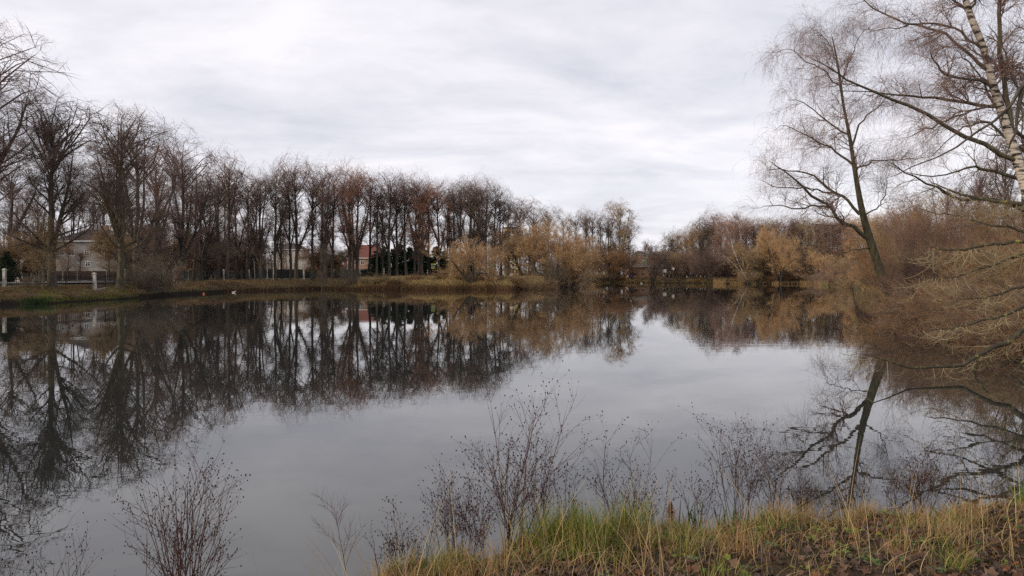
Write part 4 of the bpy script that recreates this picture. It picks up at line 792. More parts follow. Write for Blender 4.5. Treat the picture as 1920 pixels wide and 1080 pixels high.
parts += [fg(1100, -1.5, 8.5, .0, 2.4, .30, .0055, 2.4, STRAW + RUST[:2], (.3, .1), 6, curl=1.6), fg(700, -1.3, 8.0, -.05, 1.4, .26, .013, 1.6, [(.30, .17, .08), (.36, .22, .11), (.22, .13, .07)], (.1, 0), 6, curl=2),
          fg(1200, .2, 3.0, .0, 1.2, .18, .006, 1.3, [(.13, .20, .04), (.18, .25, .05), (.10, .15, .035)])]
for i in range(48):
    cx_ = g.uniform(-1.1, 8.0); cs = g.uniform(0, 1.0) if i < 26 else g.uniform(1, 2.6)
    parts.append(clump(g.integers(60, 170), cx_, cs, g.uniform(.06, .16), g.uniform(.16, .36), .006, .95, [STRAW, STRAW + RUST[:2], GREEN + STRAW[:1], [(.42, .27, .12), (.34, .20, .09)]][i % 4]))
for cx_, cs in ((.55, .15), (.75, .35), (.95, .1), (.3, .5), (1.15, .5), (.7, .9)): parts.append(clump(240, cx_, cs, .14, .46, .008, .7, GREEN + [(.22, .24, .05)]))
parts.append(clump(180, 6.35, .1, .12, .38, .009, .6, [(.09, .22, .03), (.13, .28, .04)])); parts.append(clump(120, 6.6, .12, .1, .3, .009, .6, [(.09, .22, .03)]))
stuff('grass', parts, 'green and straw-coloured grass tufts along the foreground bank', cat='grass')
# long single dry straws
n = 250; x = np.concatenate([g.uniform(-1.6, 8.2, 170), g.uniform(-1.4, 1.6, 80)]); s_ = g.uniform(0, 2.4, n); y = nshore(x) - s_
parts = [blades(g, np.stack([x, y, nground(x, y)], 1), g.uniform(.5, 1.0, n), .0055, .9, pal(g, n, STRAW[:3] + [(.48, .38, .22)]), 7, (-.1, 0), .6)]
stuff('dry_straw', parts, 'long pale dry straws leaning across the foreground bank', cat='dry straw')
for x_, y_, w_, lab in ((2.0, 7.65, 4, 'dark green blades standing in the water between two dry weeds'), (2.45, 7.8, 6, 'broad dark green blades at the water left of the densest dry weed')):
    nb = 16; pos = np.stack([x_ + g.normal(size=nb) * .07, y_ + g.normal(size=nb) * .05, np.full(nb, .02)], 1)
    v, q, c = blades(g, pos, g.uniform(.25, .5, nb), .022, .5, pal(g, nb, [(.05, .10, .03), (.08, .14, .035)]), 6)
    y_ -= 0; tag(link('sedge_tuft', mesh_np('sedge_tuft', v, q, None, False, c), M['blade']), lab, 'water plant')
# ---- fallen leaves: lobed, curled, each its own piece near the camera
def leaf_mesh(seed):
    g2 = np.random.default_rng(seed); n_ = 15; th_ = np.linspace(0, 2 * math.pi, n_, endpoint=False)
    r = 1 + .38 * np.cos(th_ * 5) * (np.cos(th_ / 2) ** 2 * .6 + .4) + g2.normal(size=n_) * .06
    v = np.stack([r * np.cos(th_), r * np.sin(th_) * .85, .22 * g2.normal(size=n_) + .28 * (r * np.sin(th_)) ** 2 * g2.choice([-1, 1, 1])], 1) * .035
    v = np.vstack([[[0, 0, 0]], v]); t = np.array([(0, 1 + i, 1 + (i + 1) % n_) for i in range(n_)])
    return v, t
LV = [leaf_mesh(i) for i in range(6)]
LC = [(.11, .06, .04), (.15, .09, .06), (.08, .05, .04), (.19, .12, .08), (.13, .09, .07), (.20, .09, .045), (.07, .05, .042)]
lm = []
for j in range(6):
    v, t = LV[j]
    for kx in range(3):
        c = np.array(LC[(j * 3 + kx) % len(LC)]); lm.append(mesh_np('leaf_mesh', v, None, t, False, np.tile(c, (len(v), 1)))); lm[-1].materials.append(M['leaf'])
def leafpos(n_):
    x = g.uniform(.2, 7.5, n_ * 3); s_ = .6 + 4 * g.random(n_ * 3); y = nshore(x) - s_
    ok = (y > 3.8) & (np.abs(x / y) < .8); return x[ok][:n_], y[ok][:n_]
x, y = leafpos(290)
for i in range(len(x)):
    o = link('leaf', lm[i % len(lm)], None, near_bank, (x[i], y[i], float(nground(x[i], y[i])) + g.uniform(.012, .04)), g.random() * 6.28, g.uniform(.7, 1.5)); o.rotation_euler[0] = g.normal() * .35; o.rotation_euler[1] = g.normal() * .35
n_ = 9000; x = g.uniform(-2, 9.5, n_); s_ = .25 + 5.5 * g.random(n_); y = nshore(x) - s_; V = []; T = []; Cc = []
for i in range(n_):
    v, t = LV[i % 6]; a = g.random() * 6.28; s2 = g.uniform(.5, 1.25); ca, sa = math.cos(a) * s2, math.sin(a) * s2; tx, ty = g.normal() * .35, g.normal() * .35
    w = np.stack([v[:, 0] * ca - v[:, 1] * sa, v[:, 0] * sa + v[:, 1] * ca, v[:, 2] * s2 + v[:, 0] * tx + v[:, 1] * ty], 1) + [x[i], y[i], 0]; T.append(t + i * len(v)); V.append(w); Cc.append(np.tile(np.array(LC[g.integers(0, len(LC))]) * g.uniform(.6, 1.2), (len(v), 1)))
V = np.concatenate(V); zz = np.repeat(nground(x, y) + g.uniform(.005, .03, n_), 16); V[:, 2] += zz
tag(link('leaf_litter', mesh_np('leaf_litter', V, None, np.concatenate(T), False, np.concatenate(Cc)), M['leaf']), 'matted brown dead leaves covering the foreground bank', 'leaf litter', None, 'stuff')
# small green ground weeds
V = []; T = []; Cc = []; b_ = 0
for i in range(260):
    x_ = g.uniform(.5, 7.5); y_ = float(nshore(x_)) - g.uniform(.7, 4.6); z_ = float(nground(x_, y_))
    col = np.array([(.10, .17, .04), (.16, .22, .04), (.22, .26, .05), (.12, .16, .07)][g.integers(0, 4)])
    for j in range(g.integers(4, 10)):
        v, t = LV[g.integers(0, 6)]; a = g.random() * 6.28; s2 = g.uniform(.35, .75); d_ = g.uniform(.01, .07)
        w = np.stack([v[:, 0] * math.cos(a) - v[:, 1] * math.sin(a), v[:, 0] * math.sin(a) + v[:, 1] * math.cos(a), v[:, 2] * .6 + v[:, 0] * .25], 1) * s2 + [x_ + math.cos(a) * d_, y_ + math.sin(a) * d_, z_ + g.uniform(.03, .06)]
        V.append(w); T.append(t + b_); b_ += len(v); Cc.append(np.tile(col * g.uniform(.7, 1.2), (len(v), 1)))
tag(link('ground_weeds', mesh_np('ground_weeds', np.concatenate(V), None, np.concatenate(T), False, np.concatenate(Cc)), M['blade']), 'small green weeds among the dead leaves of the foreground', 'weeds', None, 'stuff')

# ------------------------------------------------------------------ dried weeds in the foreground
M['stalk'] = noisy('dark_red_stalk', (.04, .019, .016), (.12, .055, .042), 9, .8)
M['seed'] = noisy('dark_seed_head', (.018, .010, .010), (.05, .028, .024), 30, .9)
def octa(P, r, stretch=None):
    n_ = len(P); d = np.array([(1, 0, 0), (0, 1, 0), (-1, 0, 0), (0, -1, 0), (0, 0, 1.25), (0, 0, -1.25)], float)
    V = P[:, None, :] + d[None] * r[:, None, None]; t = np.array([(0, 1, 4), (1, 2, 4), (2, 3, 4), (3, 0, 4), (1, 0, 5), (2, 1, 5), (3, 2, 5), (0, 3, 5)])
    return V.reshape(-1, 3), (np.arange(n_)[:, None, None] * 6 + t[None]).reshape(-1, 3)
def weed(px, Y, top, label, stems, spread, seed, z0=None, r=.004, dens=1.0, stalk='stalk', heads=1.0, rad=.06, leanx=0.0):
    g = np.random.default_rng(seed); x0 = X(px, Y); Y -= .45 if px > 900 else 0; z = float(nground(x0, Y)) if z0 is None else z0; z = max(z, -.1)
    H = CZ + (HY - top) / F * Y - z
    o = thing('dried_weed', label, 'dried weed', (x0, Y, z), 0, 'dried weeds along the near shore')
    for s_ in range(stems):
        a = g.random() * 6.28; le = spread * math.sqrt(g.random()); d = np.array([math.sin(le) * math.cos(a) + leanx, .6 * math.sin(le) * math.sin(a), math.cos(le)]); d /= np.linalg.norm(d)
        ln = H * (1.0 if s_ == 0 else g.uniform(.55, 1.0)) / max(.8, d[2]) ** .5; k = 9; p = np.array([g.normal() * rad, g.normal() * rad * .6, -.04]); pts = [p]
        for j in range(k - 1):
            p = p + d * ln / (k - 1); pts.append(p); d = d + g.normal(size=3) * .05; d[2] += .03; d /= np.linalg.norm(d)
        P = np.array(pts)[None]; Rr = (r * (1 - .7 * np.linspace(0, 1, k)))[None]
        B, BR = grow(g, P, Rr, 5.5 * dens, .3, .97, 34, lambda t, L: L * (.42 - .2 * t), 5, .07, .08, .7, .0018, .6)
        D, DR = grow(g, np.concatenate([B]), BR, 3.2 * dens, .3, 1, 36, lambda t, L: L * .38 + .02, 4, .05, .1, .8, .0014, .6)
        st = link('stalk', tubemesh('stalk', [(P, Rr, 5), (B, BR, 4), (D, DR, 3)]), M[stalk], o)
        ends = np.concatenate([P[:, -1], B[:, -1], D[:, -1]]); more = D[:, 2][g.random(len(D)) < .3]; ends = np.concatenate([ends, more])
        ends = ends[g.random(len(ends)) < .85 * heads]
        if len(ends):
            v, t = octa(ends, .0068 * g.uniform(.5, 1.3, len(ends)))
            # hanging shrivelled leaves
            src = B.reshape(-1, 3); q_ = src[g.random(len(src)) < .5]; nn_ = len(q_); ll = g.uniform(.012, .035, nn_); vv = np.stack([q_ + [.003, 0, 0], q_ - [.003, 0, 0], q_ + np.stack([g.normal(size=nn_) * .006, g.normal(size=nn_) * .006, -ll], 1), q_ + np.stack([0 * ll, 0 * ll + .003, -ll * .5], 1)], 1).reshape(-1, 3)
            t2 = (np.arange(nn_)[:, None, None] * 4 + np.array([(0, 1, 3), (0, 3, 2), (1, 2, 3)])[None]).reshape(-1, 3) + len(v)
            h = link('seed_heads', mesh_np('seed_heads', np.concatenate([v, vv]), None, np.concatenate([t, t2])), M['seed'], st); h['kind'] = 'stuff'
    return o
weed(40, 5.3, 990, 'dried weed with black seed heads in the lower left corner', 9, .62, 1, .0, dens=.8)
weed(135, 5.2, 1020, 'low dried weed right of the corner one, cut off by the bottom edge', 5, .6, 21, .0, dens=.7)
weed(348, 5.7, 850, 'large dried weed with dark red stems standing alone in the lower left', 21, .40, 2, .0, dens=1.0, r=.006)
weed(295, 5.6, 985, 'small forked dried weed left of the large lone one', 3, .5, 22, .0, dens=.8)
weed(655, 6.3, 925, 'single thin reddish panicle standing in the open water', 1, .12, 3, .0, dens=2.2, heads=.0, r=.004, stalk='stalk', leanx=-.2)
weed(850, 6.9, 862, 'dense dark dried weed left of the tallest one', 13, .40, 4, .05, dens=1.2)
weed(780, 6.6, 940, 'short dark dried weed furthest left in the middle clump', 6, .35, 24, .0, dens=1.0)
weed(955, 7.3, 735, 'tallest dried weed with widely forked stems at the centre', 13, .36, 5, .1, dens=1.3, r=.006)
weed(1160, 8.0, 805, 'dried weed growing behind the green grass tuft', 13, .36, 6, dens=1.1)
weed(1060, 7.7, 880, 'slim dried weed between the tallest one and the green tuft', 5, .3, 25, dens=.9)
weed(1290, 8.2, 862, 'sparse dried weed between two dense ones, right of the rusty dock', 6, .42, 7, dens=1.0)
weed(1370, 8.5, 782, 'dense fan-shaped dried weed right of centre', 16, .30, 8, dens=1.3)
weed(1475, 8.7, 850, 'dried weed in front of the reflected low limbs of the leaning tree', 9, .3, 9, dens=1.0)
weed(1560, 8.9, 842, 'reddish dried weed in front of the reflected trunk of the leaning tree', 9, .3, 10, dens=1.0)
weed(1690, 9.0, 826, 'red-stemmed dried weed fanning out right of the reflected trunk', 16, .38, 11, dens=1.2)
weed(1640, 9.0, 880, 'short dried weed left of the red-stemmed fan', 7, .35, 12, dens=1.0)
weed(1760, 9.1, 870, 'thin dried weed at the right side of the red-stemmed fan', 6, .4, 13, dens=1.0)
weed(905, 7.2, 905, 'leafy dried weed close against the left side of the tallest one', 10, .42, 14, .05, dens=1.2)
weed(735, 6.5, 985, 'low tangled dried weed at the left end of the grassy bank', 7, .5, 15, .05, dens=1.0)
weed(1010, 7.4, 800, 'dried weed with long forks leaning right beside the tallest one', 8, .35, 16, .1, dens=1.1, leanx=.1)
weed(1215, 8.1, 900, 'thin dried weed just left of the rusty dock spike', 6, .35, 17, dens=1.0)
weed(1425, 8.6, 840, 'dried weed behind the right shoulder of the dense fan-shaped one', 8, .3, 18, dens=1.1)
weed(1830, 9.0, 900, 'low dried weed near the bright green tuft at the right', 5, .4, 19, dens=.9)
# rusty dock spike
o = thing('dock_plant', 'rust-red dried dock spike standing among the grass', 'dried plant', (X(1258, 7.7), 7.7, float(nground(X(1258, 7.7), 7.7))))
MB().bar((0, 0, -.02), (.005, 0, .46), .006, 6, .003).obj('stalk', M['stalk'], o)
gd = np.random.default_rng(3); P = np.stack([gd.normal(size=900) * .018, gd.normal(size=900) * .018, gd.uniform(.14, .5, 900)], 1); P[:, :2] *= np.interp(P[:, 2], [.14, .25, .42, .5], [1.2, 1.3, .9, .2])[:, None]
v, t = octa(P, gd.uniform(.003, .007, 900)); M['dock'] = noisy('rust_dock', (.17, .05, .02), (.30, .10, .04), 40, .85)
s_ = link('seeds', mesh_np('seeds', v, None, t), M['dock'], o); s_['kind'] = 'stuff'

# ------------------------------------------------------------------ fence
FP = [(-70, 75), (8, 77), (178, 82), (232, 90), (283, 107), (325, 124), (352, 134), (420, 140), (466, 141), (513, 142), (570, 145), (625, 147), (675, 150), (720, 152), (761, 155), (801, 158), (845, 160), (890, 163), (932, 168)]
fence = thing('iron_fence', 'black iron fence with whitewashed concrete posts along the avenue', 'fence')
pts = [(X(px, Y), Y, gz(px, Y)) for px, Y in FP]
gq = random.Random(3)
def post_mesh():
    b = MB(); w = .16
    b.add([(sx * w, sy * w, -.3) for sx, sy in ((-1, -1), (1, -1), (1, 1), (-1, 1))] + [(sx * w * .86, sy * w * .86, 1.95) for sx, sy in ((-1, -1), (1, -1), (1, 1), (-1, 1))] + [(sx * w * 1.08, sy * w * 1.08, 1.99) for sx, sy in ((-1, -1), (1, -1), (1, 1), (-1, 1))] + [(sx * w * 1.08, sy * w * 1.08, 2.1) for sx, sy in ((-1, -1), (1, -1), (1, 1), (-1, 1))] + [(0, 0, 2.2)],
          [(i, (i + 1) % 4, 4 + (i + 1) % 4, 4 + i) for i in range(4)] + [(4 + i, 4 + (i + 1) % 4, 8 + (i + 1) % 4, 8 + i) for i in range(4)] + [(8 + i, 8 + (i + 1) % 4, 12 + (i + 1) % 4, 12 + i) for i in range(4)] + [(12 + i, 12 + (i + 1) % 4, 16) for i in range(4)])
    return b.mesh('concrete_post')
pm = post_mesh(); pm.materials.append(M['white'])
for i, p in enumerate(pts):
    o = link('concrete_post', pm, None, fence, p, gq.uniform(-.2, .2)); o.rotation_euler[1] = gq.uniform(-.04, .05)
ipm = MB().box(-.065, .065, -.065, .065, -.3, 1.85).mesh('iron_post'); ipm.materials.append(M['iron'])
pk = MB()
for a, b in zip(pts[:-1], pts[1:]):
    a = np.array(a); b = np.array(b); d = b - a; Ln = np.linalg.norm(d[:2]); n_ = max(2, int(round(Ln / 2.6))); t_ = d / Ln
    for j in range(1, n_): link('iron_post', ipm, None, fence, tuple(a + d * j / n_), math.atan2(d[1], d[0]))
    for hz in (.25, 1.42, 1.62):
        MB().bar(a + [0, 0, hz], b + [0, 0, hz], .04, 4).obj('rail', M['iron'], fence)
    m_ = int(Ln / (.2 if a[1] < 100 else .3))
    for j in range(m_):
        q = a + d * (j + .5) / m_; w = .016
        pk.box(q[0] - w, q[0] + w, q[1] - w, q[1] + w, q[2] + .2, q[2] + 1.6)
o = pk.obj('pickets', M['iron'], fence); o['kind'] = 'stuff'
# low stone footing under the near stretch
ft = MB(); base = thing('stone_footing', 'low weathered concrete footing under the near end of the iron fence', 'wall')
for a, b in zip(pts[0:3], pts[1:4]):
    a = np.array(a); b = np.array(b); n_ = int(np.linalg.norm(b - a) / 1.3)
    for j in range(n_):
        p = a + (b - a) * (j + .04) / n_; q = a + (b - a) * (j + .96) / n_; d = (q - p) / np.linalg.norm(q - p); nx = np.array([-d[1], d[0], 0]) * .16
        hz = .16 + gq.random() * .07
        b2 = MB().add([p - nx - [0, 0, .5], q - nx - [0, 0, .5], q + nx - [0, 0, .5], p + nx - [0, 0, .5], p - nx + [0, 0, hz], q - nx + [0, 0, hz], q + nx + [0, 0, hz], p + nx + [0, 0, hz]], [(0, 3, 2, 1), (4, 5, 6, 7), (0, 1, 5, 4), (1, 2, 6, 5), (2, 3, 7, 6), (3, 0, 4, 7)])
        b2.obj('stone', M['concrete'], base)
# dark panel fence across the road
pf = thing('panel_fence', 'dark green-black panel fence beyond the road, in front of the houses', 'fence'); pmn = None
pa = np.array([X(338, 182), 182, FLAT]); pb = np.array([X(715, 186), 186, FLAT]); n_ = 24; d = (pb - pa) / n_; Lw = np.linalg.norm(d)
b2 = MB(); b2.box(.05, Lw - .05, -.03, .03, .1, 2.5)
for k_ in range(9): b2.box(.1 + k_ * (Lw - .2) / 9, .1 + k_ * (Lw - .2) / 9 + .06, -.06, -.03, .1, 2.5)
pmn = b2.mesh('panel'); pmn.materials.append(M['panel_dark'])
for i in range(n_): link('panel', pmn, None, pf, tuple(pa + d * i), math.atan2(d[1], d[0]))
b2 = MB().box(-.05, .05, -.08, .05, -.2, 2.62).mesh('post'); b2.materials.append(M['panel_dark'])
for i in range(n_ + 1): link('post', b2, None, pf, tuple(pa + d * i), math.atan2(d[1], d[0]))
pa = np.array([X(-60, 112), 112, FLAT]); pb = np.array([X(226, 121), 121, FLAT]); n_ = 10; d = (pb - pa) / n_; Lw = np.linalg.norm(d)
hf = thing('board_fence', 'dark brown board fence in front of the grey house on the left', 'fence'); M['board'] = noisy('brown_board', (.06, .042, .034), (.11, .08, .062), 5, .9)
b2 = MB().box(.04, Lw - .04, -.03, .03, .05, 1.75).mesh('panel'); b2.materials.append(M['board'])
for i in range(n_): link('panel', b2, None, hf, tuple(pa + d * i), math.atan2(d[1], d[0]))

# ------------------------------------------------------------------ houses
def house(label, px0, px1, Y, eave, ridge, wall, roof, wins, rot=0, name='house', depth=8, cat='house', hip=True, z0=FLAT, frame='frame', chim=None):
    x0, x1 = X(px0, Y), X(px1, Y); w = (x1 - x0) / 2; ze = CZ + (HY - eave) / F * Y - z0; zr = CZ + (HY - ridge) / F * Y - z0
    o = thing(name, label, cat, ((x0 + x1) / 2, Y, z0), rot)
    MB().box(-w, w, 0, depth, -.3, ze).obj('wall', M[wall], o)
    e = .45; b = MB(); iw = w * (.35 if hip else 1.0) if hip else w + e
    v = [(-w - e, -e, ze + .004), (w + e, -e, ze + .004), (w + e, depth + e, ze + .004), (-w - e, depth + e, ze + .004), (-iw, depth / 2, zr), (iw, depth / 2, zr)]
    b.add(v, [(3, 2, 1, 0), (0, 1, 5, 4), (2, 3, 4, 5), (1, 2, 5), (3, 0, 4)]); rf = b.obj('roof', M[roof], o)
    MB().box(-w - e, w + e, -e - .05, -e - .003, ze - .12, ze + .08).obj('gutter', M[frame], rf)
    if chim is not None: MB().box(chim - .35, chim + .35, depth / 2 - .35, depth / 2 + .35, zr - .8, zr + .9).obj('chimney', M['brick'], rf)
    cxp = (px0 + px1) / 2
    for a, bb, c, dd in wins:
        wx0, wx1 = (a - cxp) / F * Y, (bb - cxp) / F * Y; wz1, wz0 = CZ + (HY - c) / F * Y - z0, CZ + (HY - dd) / F * Y - z0
        MB().box(wx0, wx1, -.04, .02, wz0, wz1)
        p = MB().box(wx0 + .08, wx1 - .08, -.03, -.004, wz0 + .08, wz1 - .08).obj('window', M['glass'], o)
        f_ = MB(); t_ = .10
        f_.box(wx0, wx1, -.07, -.032, wz0, wz0 + t_); f_.box(wx0, wx1, -.07, -.032, wz1 - t_, wz1); f_.box(wx0, wx0 + t_, -.07, -.032, wz0 + t_, wz1 - t_); f_.box(wx1 - t_, wx1, -.07, -.032, wz0 + t_, wz1 - t_)
        xm = (wx0 + wx1) / 2; zm = wz0 + (wz1 - wz0) * .62; f_.box(xm - .035, xm + .035, -.068, -.033, wz0 + t_, wz1 - t_); f_.box(wx0 + t_, xm - .035, -.068, -.033, zm - .03, zm + .03); f_.box(xm + .035, wx1 - t_, -.068, -.033, zm - .03, zm + .03)
        f_.obj('frame', M[frame], p)
    return o
house('grey two-storey house with white window frames and a dark roof behind the left limes', 100, 224, 132, 452, 428, 'plaster', 'roof_dark', [(128, 140, 467, 480), (158, 168, 467, 480), (186, 196, 467, 480), (197, 204, 472, 492), (112, 121, 467, 480), (210, 218, 467, 480), (160, 170, 490, 500)], chim=1.5)
house('low pale house at the left edge behind the conifer', -80, 42, 112, 480, 462, 'pale', 'roof_dark', [(22, 32, 486, 498), (0, 10, 486, 498)])
house('cream two-storey house with paired dark windows seen between the limes', 512, 566, 208, 468, 455, 'pale', 'roof_dark', [(519, 526, 471, 480), (531, 537, 471, 480), (541, 548, 471, 480), (519, 526, 484, 493), (531, 537, 484, 493), (541, 548, 484, 493), (556, 562, 471, 480)])
house('low orange-walled house behind the slender limes', 318, 404, 200, 488, 472, 'orange_wall', 'roof_red', [(330, 338, 491, 500), (350, 358, 491, 500), (372, 380, 491, 500)])
house('small white outbuilding with a red roof behind the dark limes', 405, 462, 205, 494, 482, 'orange_wall', 'roof_red', [(415, 422, 497, 504), (440, 447, 497, 504)])
house('white garage with a low roof beside the leaning pole', 470, 512, 212, 492, 486, 'plaster', 'roof_dark', [(478, 486, 496, 504)])
house('brown brick house with a steep red roof left of the conifers', 652, 705, 212, 484, 458, 'brick', 'roof_red', [(662, 669, 488, 496), (676, 683, 488, 496), (690, 697, 488, 496)], hip=False)
house('small brick house with a shallow roof right of the cream house', 585, 640, 222, 484, 476, 'brick', 'roof_dark', [(595, 602, 488, 496), (615, 622, 488, 496)])
# tall yellow apartment block behind the avenue end
def block(label, px0, px1, Y, top, rows, cols, wall, name='apartment_block'):
    w = X(px1, Y) - X(px0, Y); H = CZ + (HY - top) / F * Y - FLAT; o = thing(name, label, 'building', (X(px0, Y), Y, FLAT))
    MB().box(0, w, 0, 12, -.3, H).obj('wall', M[wall], o); MB().box(-.3, w + .3, -.3, 12.3, H + .003, H + .5).obj('roof', M['roof_dark'], o)
    cw = w / cols; rh = (H - 1) / rows; me = MB().box(0, cw * .5, -.05, -.004, 0, rh * .55).mesh('window'); me.materials.append(M['glass'])
    me2 = MB().box(-.08, cw * .5 + .08, -.12, -.053, -.12, -.003).mesh('sill'); me2.materials.append(M['frame'])
    for r_ in range(rows):
        for c_ in range(cols):
            p = link('window', me, None, o, (cw * (c_ + .25), 0, .9 + rh * (r_ + .1))); link('sill', me2, None, p)
    for r_ in range(rows):
        MB().box(cw * 1.6, cw * 2.6, -1.2, -.13, .6 + rh * r_, 1.5 + rh * r_).obj('balcony', M['frame'], o)
block('tall yellow apartment block showing between the last limes and the brown willow', 945, 972, 300, 428, 7, 4, 'ochre_wall')
house('long building with a green roof far beyond the gap', 1205, 1256, 330, 496, 478, 'pale', 'roof_green', [(1212, 1216, 498, 503), (1222, 1226, 498, 503), (1234, 1238, 498, 503), (1244, 1248, 498, 503)], name='building', cat='building', hip=True)
house('distant pinkish building at the left side of the gap', 1190, 1212, 360, 478, 470, 'brick', 'roof_dark', [(1196, 1200, 482, 487), (1203, 1207, 482, 487)], name='building', cat='building')
# flat-roofed brick pavilion on the far bank
Y = 262; o = thing('pavilion', 'low brick pavilion with a pale flat roof at the gap in the trees', 'building', (X(1176, Y), Y, FLAT)); w = X(1246, Y) - X(1176, Y)
zt = CZ + (HY - 501) / F * Y - FLAT; MB().box(.8, w - .8, 0, 8, -.3, zt).obj('wall', M['brick'], o); MB().box(-.3, w + .3, -1, 9, zt + .004, zt + 1.15).obj('roof', M['concrete'], o)
for k_ in range(4): MB().box(2.5 + k_ * 3, 3.4 + k_ * 3, -.05, -.004, .9, 1.7).obj('window', M['glass'], o)
MB().bar((6, 3, zt + 1.15), (6, 3, zt + 3.8), .1, 6).obj('vent_pipe', M['red'], o)
# small things on the far bank
def board(label, px, y0, y1, Y, wpx, m, name='sign_board', legs=2, foot=None, cat='sign', thick=.06):
    w = wpx / F * Y; z0_ = gz(px, Y) if Y - shore(px) < 30 else FLAT; zt = CZ + (HY - y0) / F * Y - z0_; zb = CZ + (HY - y1) / F * Y - z0_
    o = thing(name, label, cat, (X(px, Y), Y, z0_)); MB().box(-w / 2, w / 2, -thick, 0, zb, zt).obj('board', M[m], o)
    for k_ in range(legs):
        xx = 0 if legs == 1 else (-w * .35, w * .35)[k_]
        MB().bar((xx, .04, -.2), (xx, .04, zt - .05), .045, 6).obj('leg', M['concrete'], o)
    return o
board('white notice board on legs on the far bank, left of its slightly higher twin', 1246, 505, 511, 243, 7, 'frame'); board('higher white notice board on one leg, right of the first', 1262, 501, 506, 246, 5, 'frame', legs=1)
board('small narrow white road sign between the limes and the conifers', 733, 494, 501, 158, 2.6, 'frame', 'road_sign', 1); board('white information board on the promontory left of the round willow', 907, 502, 512, 168, 7, 'frame')
board('small white sign seen through the left of the round willow', 860, 494, 499, 168, 3, 'frame', 'road_sign', 1)
board('green banner on a pole seen through the round willow', 874, 486, 495, 166, 2.4, 'green', 'banner', 1, cat='banner')
o = thing('crossing_sign', 'fluorescent yellow pedestrian crossing sign on a pole between the limes', 'road sign', (X(812, 153), 153, gz(812, 153)))
z0_ = gz(812, 153); zc = CZ + (HY - 499) / F * 153 - z0_
MB().bar((0, .05, -.2), (0, .05, zc + .5), .04, 8).obj('pole', M['concrete'], o)
bd = MB().box(-.42, .42, -.03, 0, zc - .62, zc + .62).obj('board', M['yellow'], o); bl = MB().box(-.31, .31, -.045, -.031, zc - .33, zc + .33).obj('panel', M['blue'], bd)
MB().add([(-.25, -.05, zc - .25), (.25, -.05, zc - .25), (0, -.05, zc + .26), (-.25, -.046, zc - .25), (.25, -.046, zc - .25), (0, -.046, zc + .26)], [(0, 1, 2), (5, 4, 3), (0, 3, 4, 1), (1, 4, 5, 2), (2, 5, 3, 0)]).obj('triangle', M['frame'], bd)
mb = MB().bar((0, -.06, zc + .05), (.02, -.06, zc - .07), .025, 6); mb.bar((.02, -.06, zc - .07), (.09, -.06, zc - .2), .016, 5); mb.bar((.02, -.06, zc - .07), (-.06, -.06, zc - .2), .016, 5); mb.bar((0, -.06, zc + .03), (.08, -.06, zc - .05), .012, 5); mb.bar((0, -.06, zc + .08), (0, -.06, zc + .13), .025, 6); mb.obj('walking_figure', M['black'], bd)
o = thing('speed_sign', 'round white road sign with a red ring on a thin pole', 'road sign', (X(643, 152), 152, gz(643, 152))); zc = CZ + (HY - 494) / F * 152 - gz(643, 152)
MB().bar((0, .04, -.2), (0, .04, zc + .3), .035, 8).obj('pole', M['concrete'], o); dd = MB().bar((0, 0, zc), (0, -.025, zc), .38, 20).obj('disc', M['red'], o); MB().bar((0, -.027, zc), (0, -.034, zc), .27, 20).obj('face', M['frame'], dd)
MB().box(-.035, .035, -.045, -.036, zc - .12, zc + .12).obj('mark', M['black'], dd)
# green shelter / playground piece right of the willow
o = thing('play_tower', 'small green-roofed play tower on pale posts right of the round willow', 'play equipment', (X(922, 168), 168, gz(922, 168))); zc = CZ + (HY - 500) / F * 168 - gz(922, 168)
for sx in (-.55, .55):
    for sy in (0, 1.1): MB().bar((sx, sy, -.1), (sx, sy, zc), .06, 6).obj('post', M['frame'], o)
MB().add([(-.8, -.2, zc), (.8, -.2, zc), (.8, 1.3, zc), (-.8, 1.3, zc), (0, .55, zc + .75)], [(3, 2, 1, 0), (0, 1, 4), (1, 2, 4), (2, 3, 4), (3, 0, 4)]).obj('roof', M['green'], o)
MB().box(-.5, .5, 0, 1.05, .9, 1.0).obj('platform', M['green'], o); MB().add([(.6, .2, 1.0), (.6, .9, 1.0), (2.4, .9, .1), (2.4, .2, .1), (.6, .2, .92), (.6, .9, .92), (2.4, .9, .02), (2.4, .2, .02)], [(0, 3, 2, 1), (4, 5, 6, 7), (0, 1, 5, 4), (1, 2, 6, 5), (2, 3, 7, 6), (3, 0, 4, 7)]).obj('slide', M['yellow'], o)
o = thing('red_bin', 'small red box left of the green play tower', 'box', (X(906, 166), 166, gz(906, 166))); 
MB().box(-.35, .35, -.3, .3, 0, 1.1).obj('body', M['red'], o); MB().box(-.4, .4, -.35, .35, 1.103, 1.2).obj('lid', M['black'], o)
# blue portable toilet by the pavilion
o = thing('portable_toilet', 'blue rounded cabin beside the brick pavilion', 'cabin', (X(1184, 254), 254, FLAT)); MB().box(-.85, .85, -.7, .7, 0, 2.1).obj('body', M['blue'], o); MB().box(-.5, .5, -.74, -.703, .15, 1.95).obj('door', M['blue'], o)
b = MB(); 
for k_ in range(8):
    a0, a1 = math.pi * k_ / 8, math.pi * (k_ + 1) / 8; b.add([(-.9 * math.cos(a0), -.75, 2.104 + .4 * math.sin(a0)), (-.9 * math.cos(a1), -.75, 2.104 + .4 * math.sin(a1)), (-.9 * math.cos(a1), .75, 2.104 + .4 * math.sin(a1)), (-.9 * math.cos(a0), .75, 2.104 + .4 * math.sin(a0))], [(0, 1, 2, 3)])
b.obj('roof', M['frame'], o)
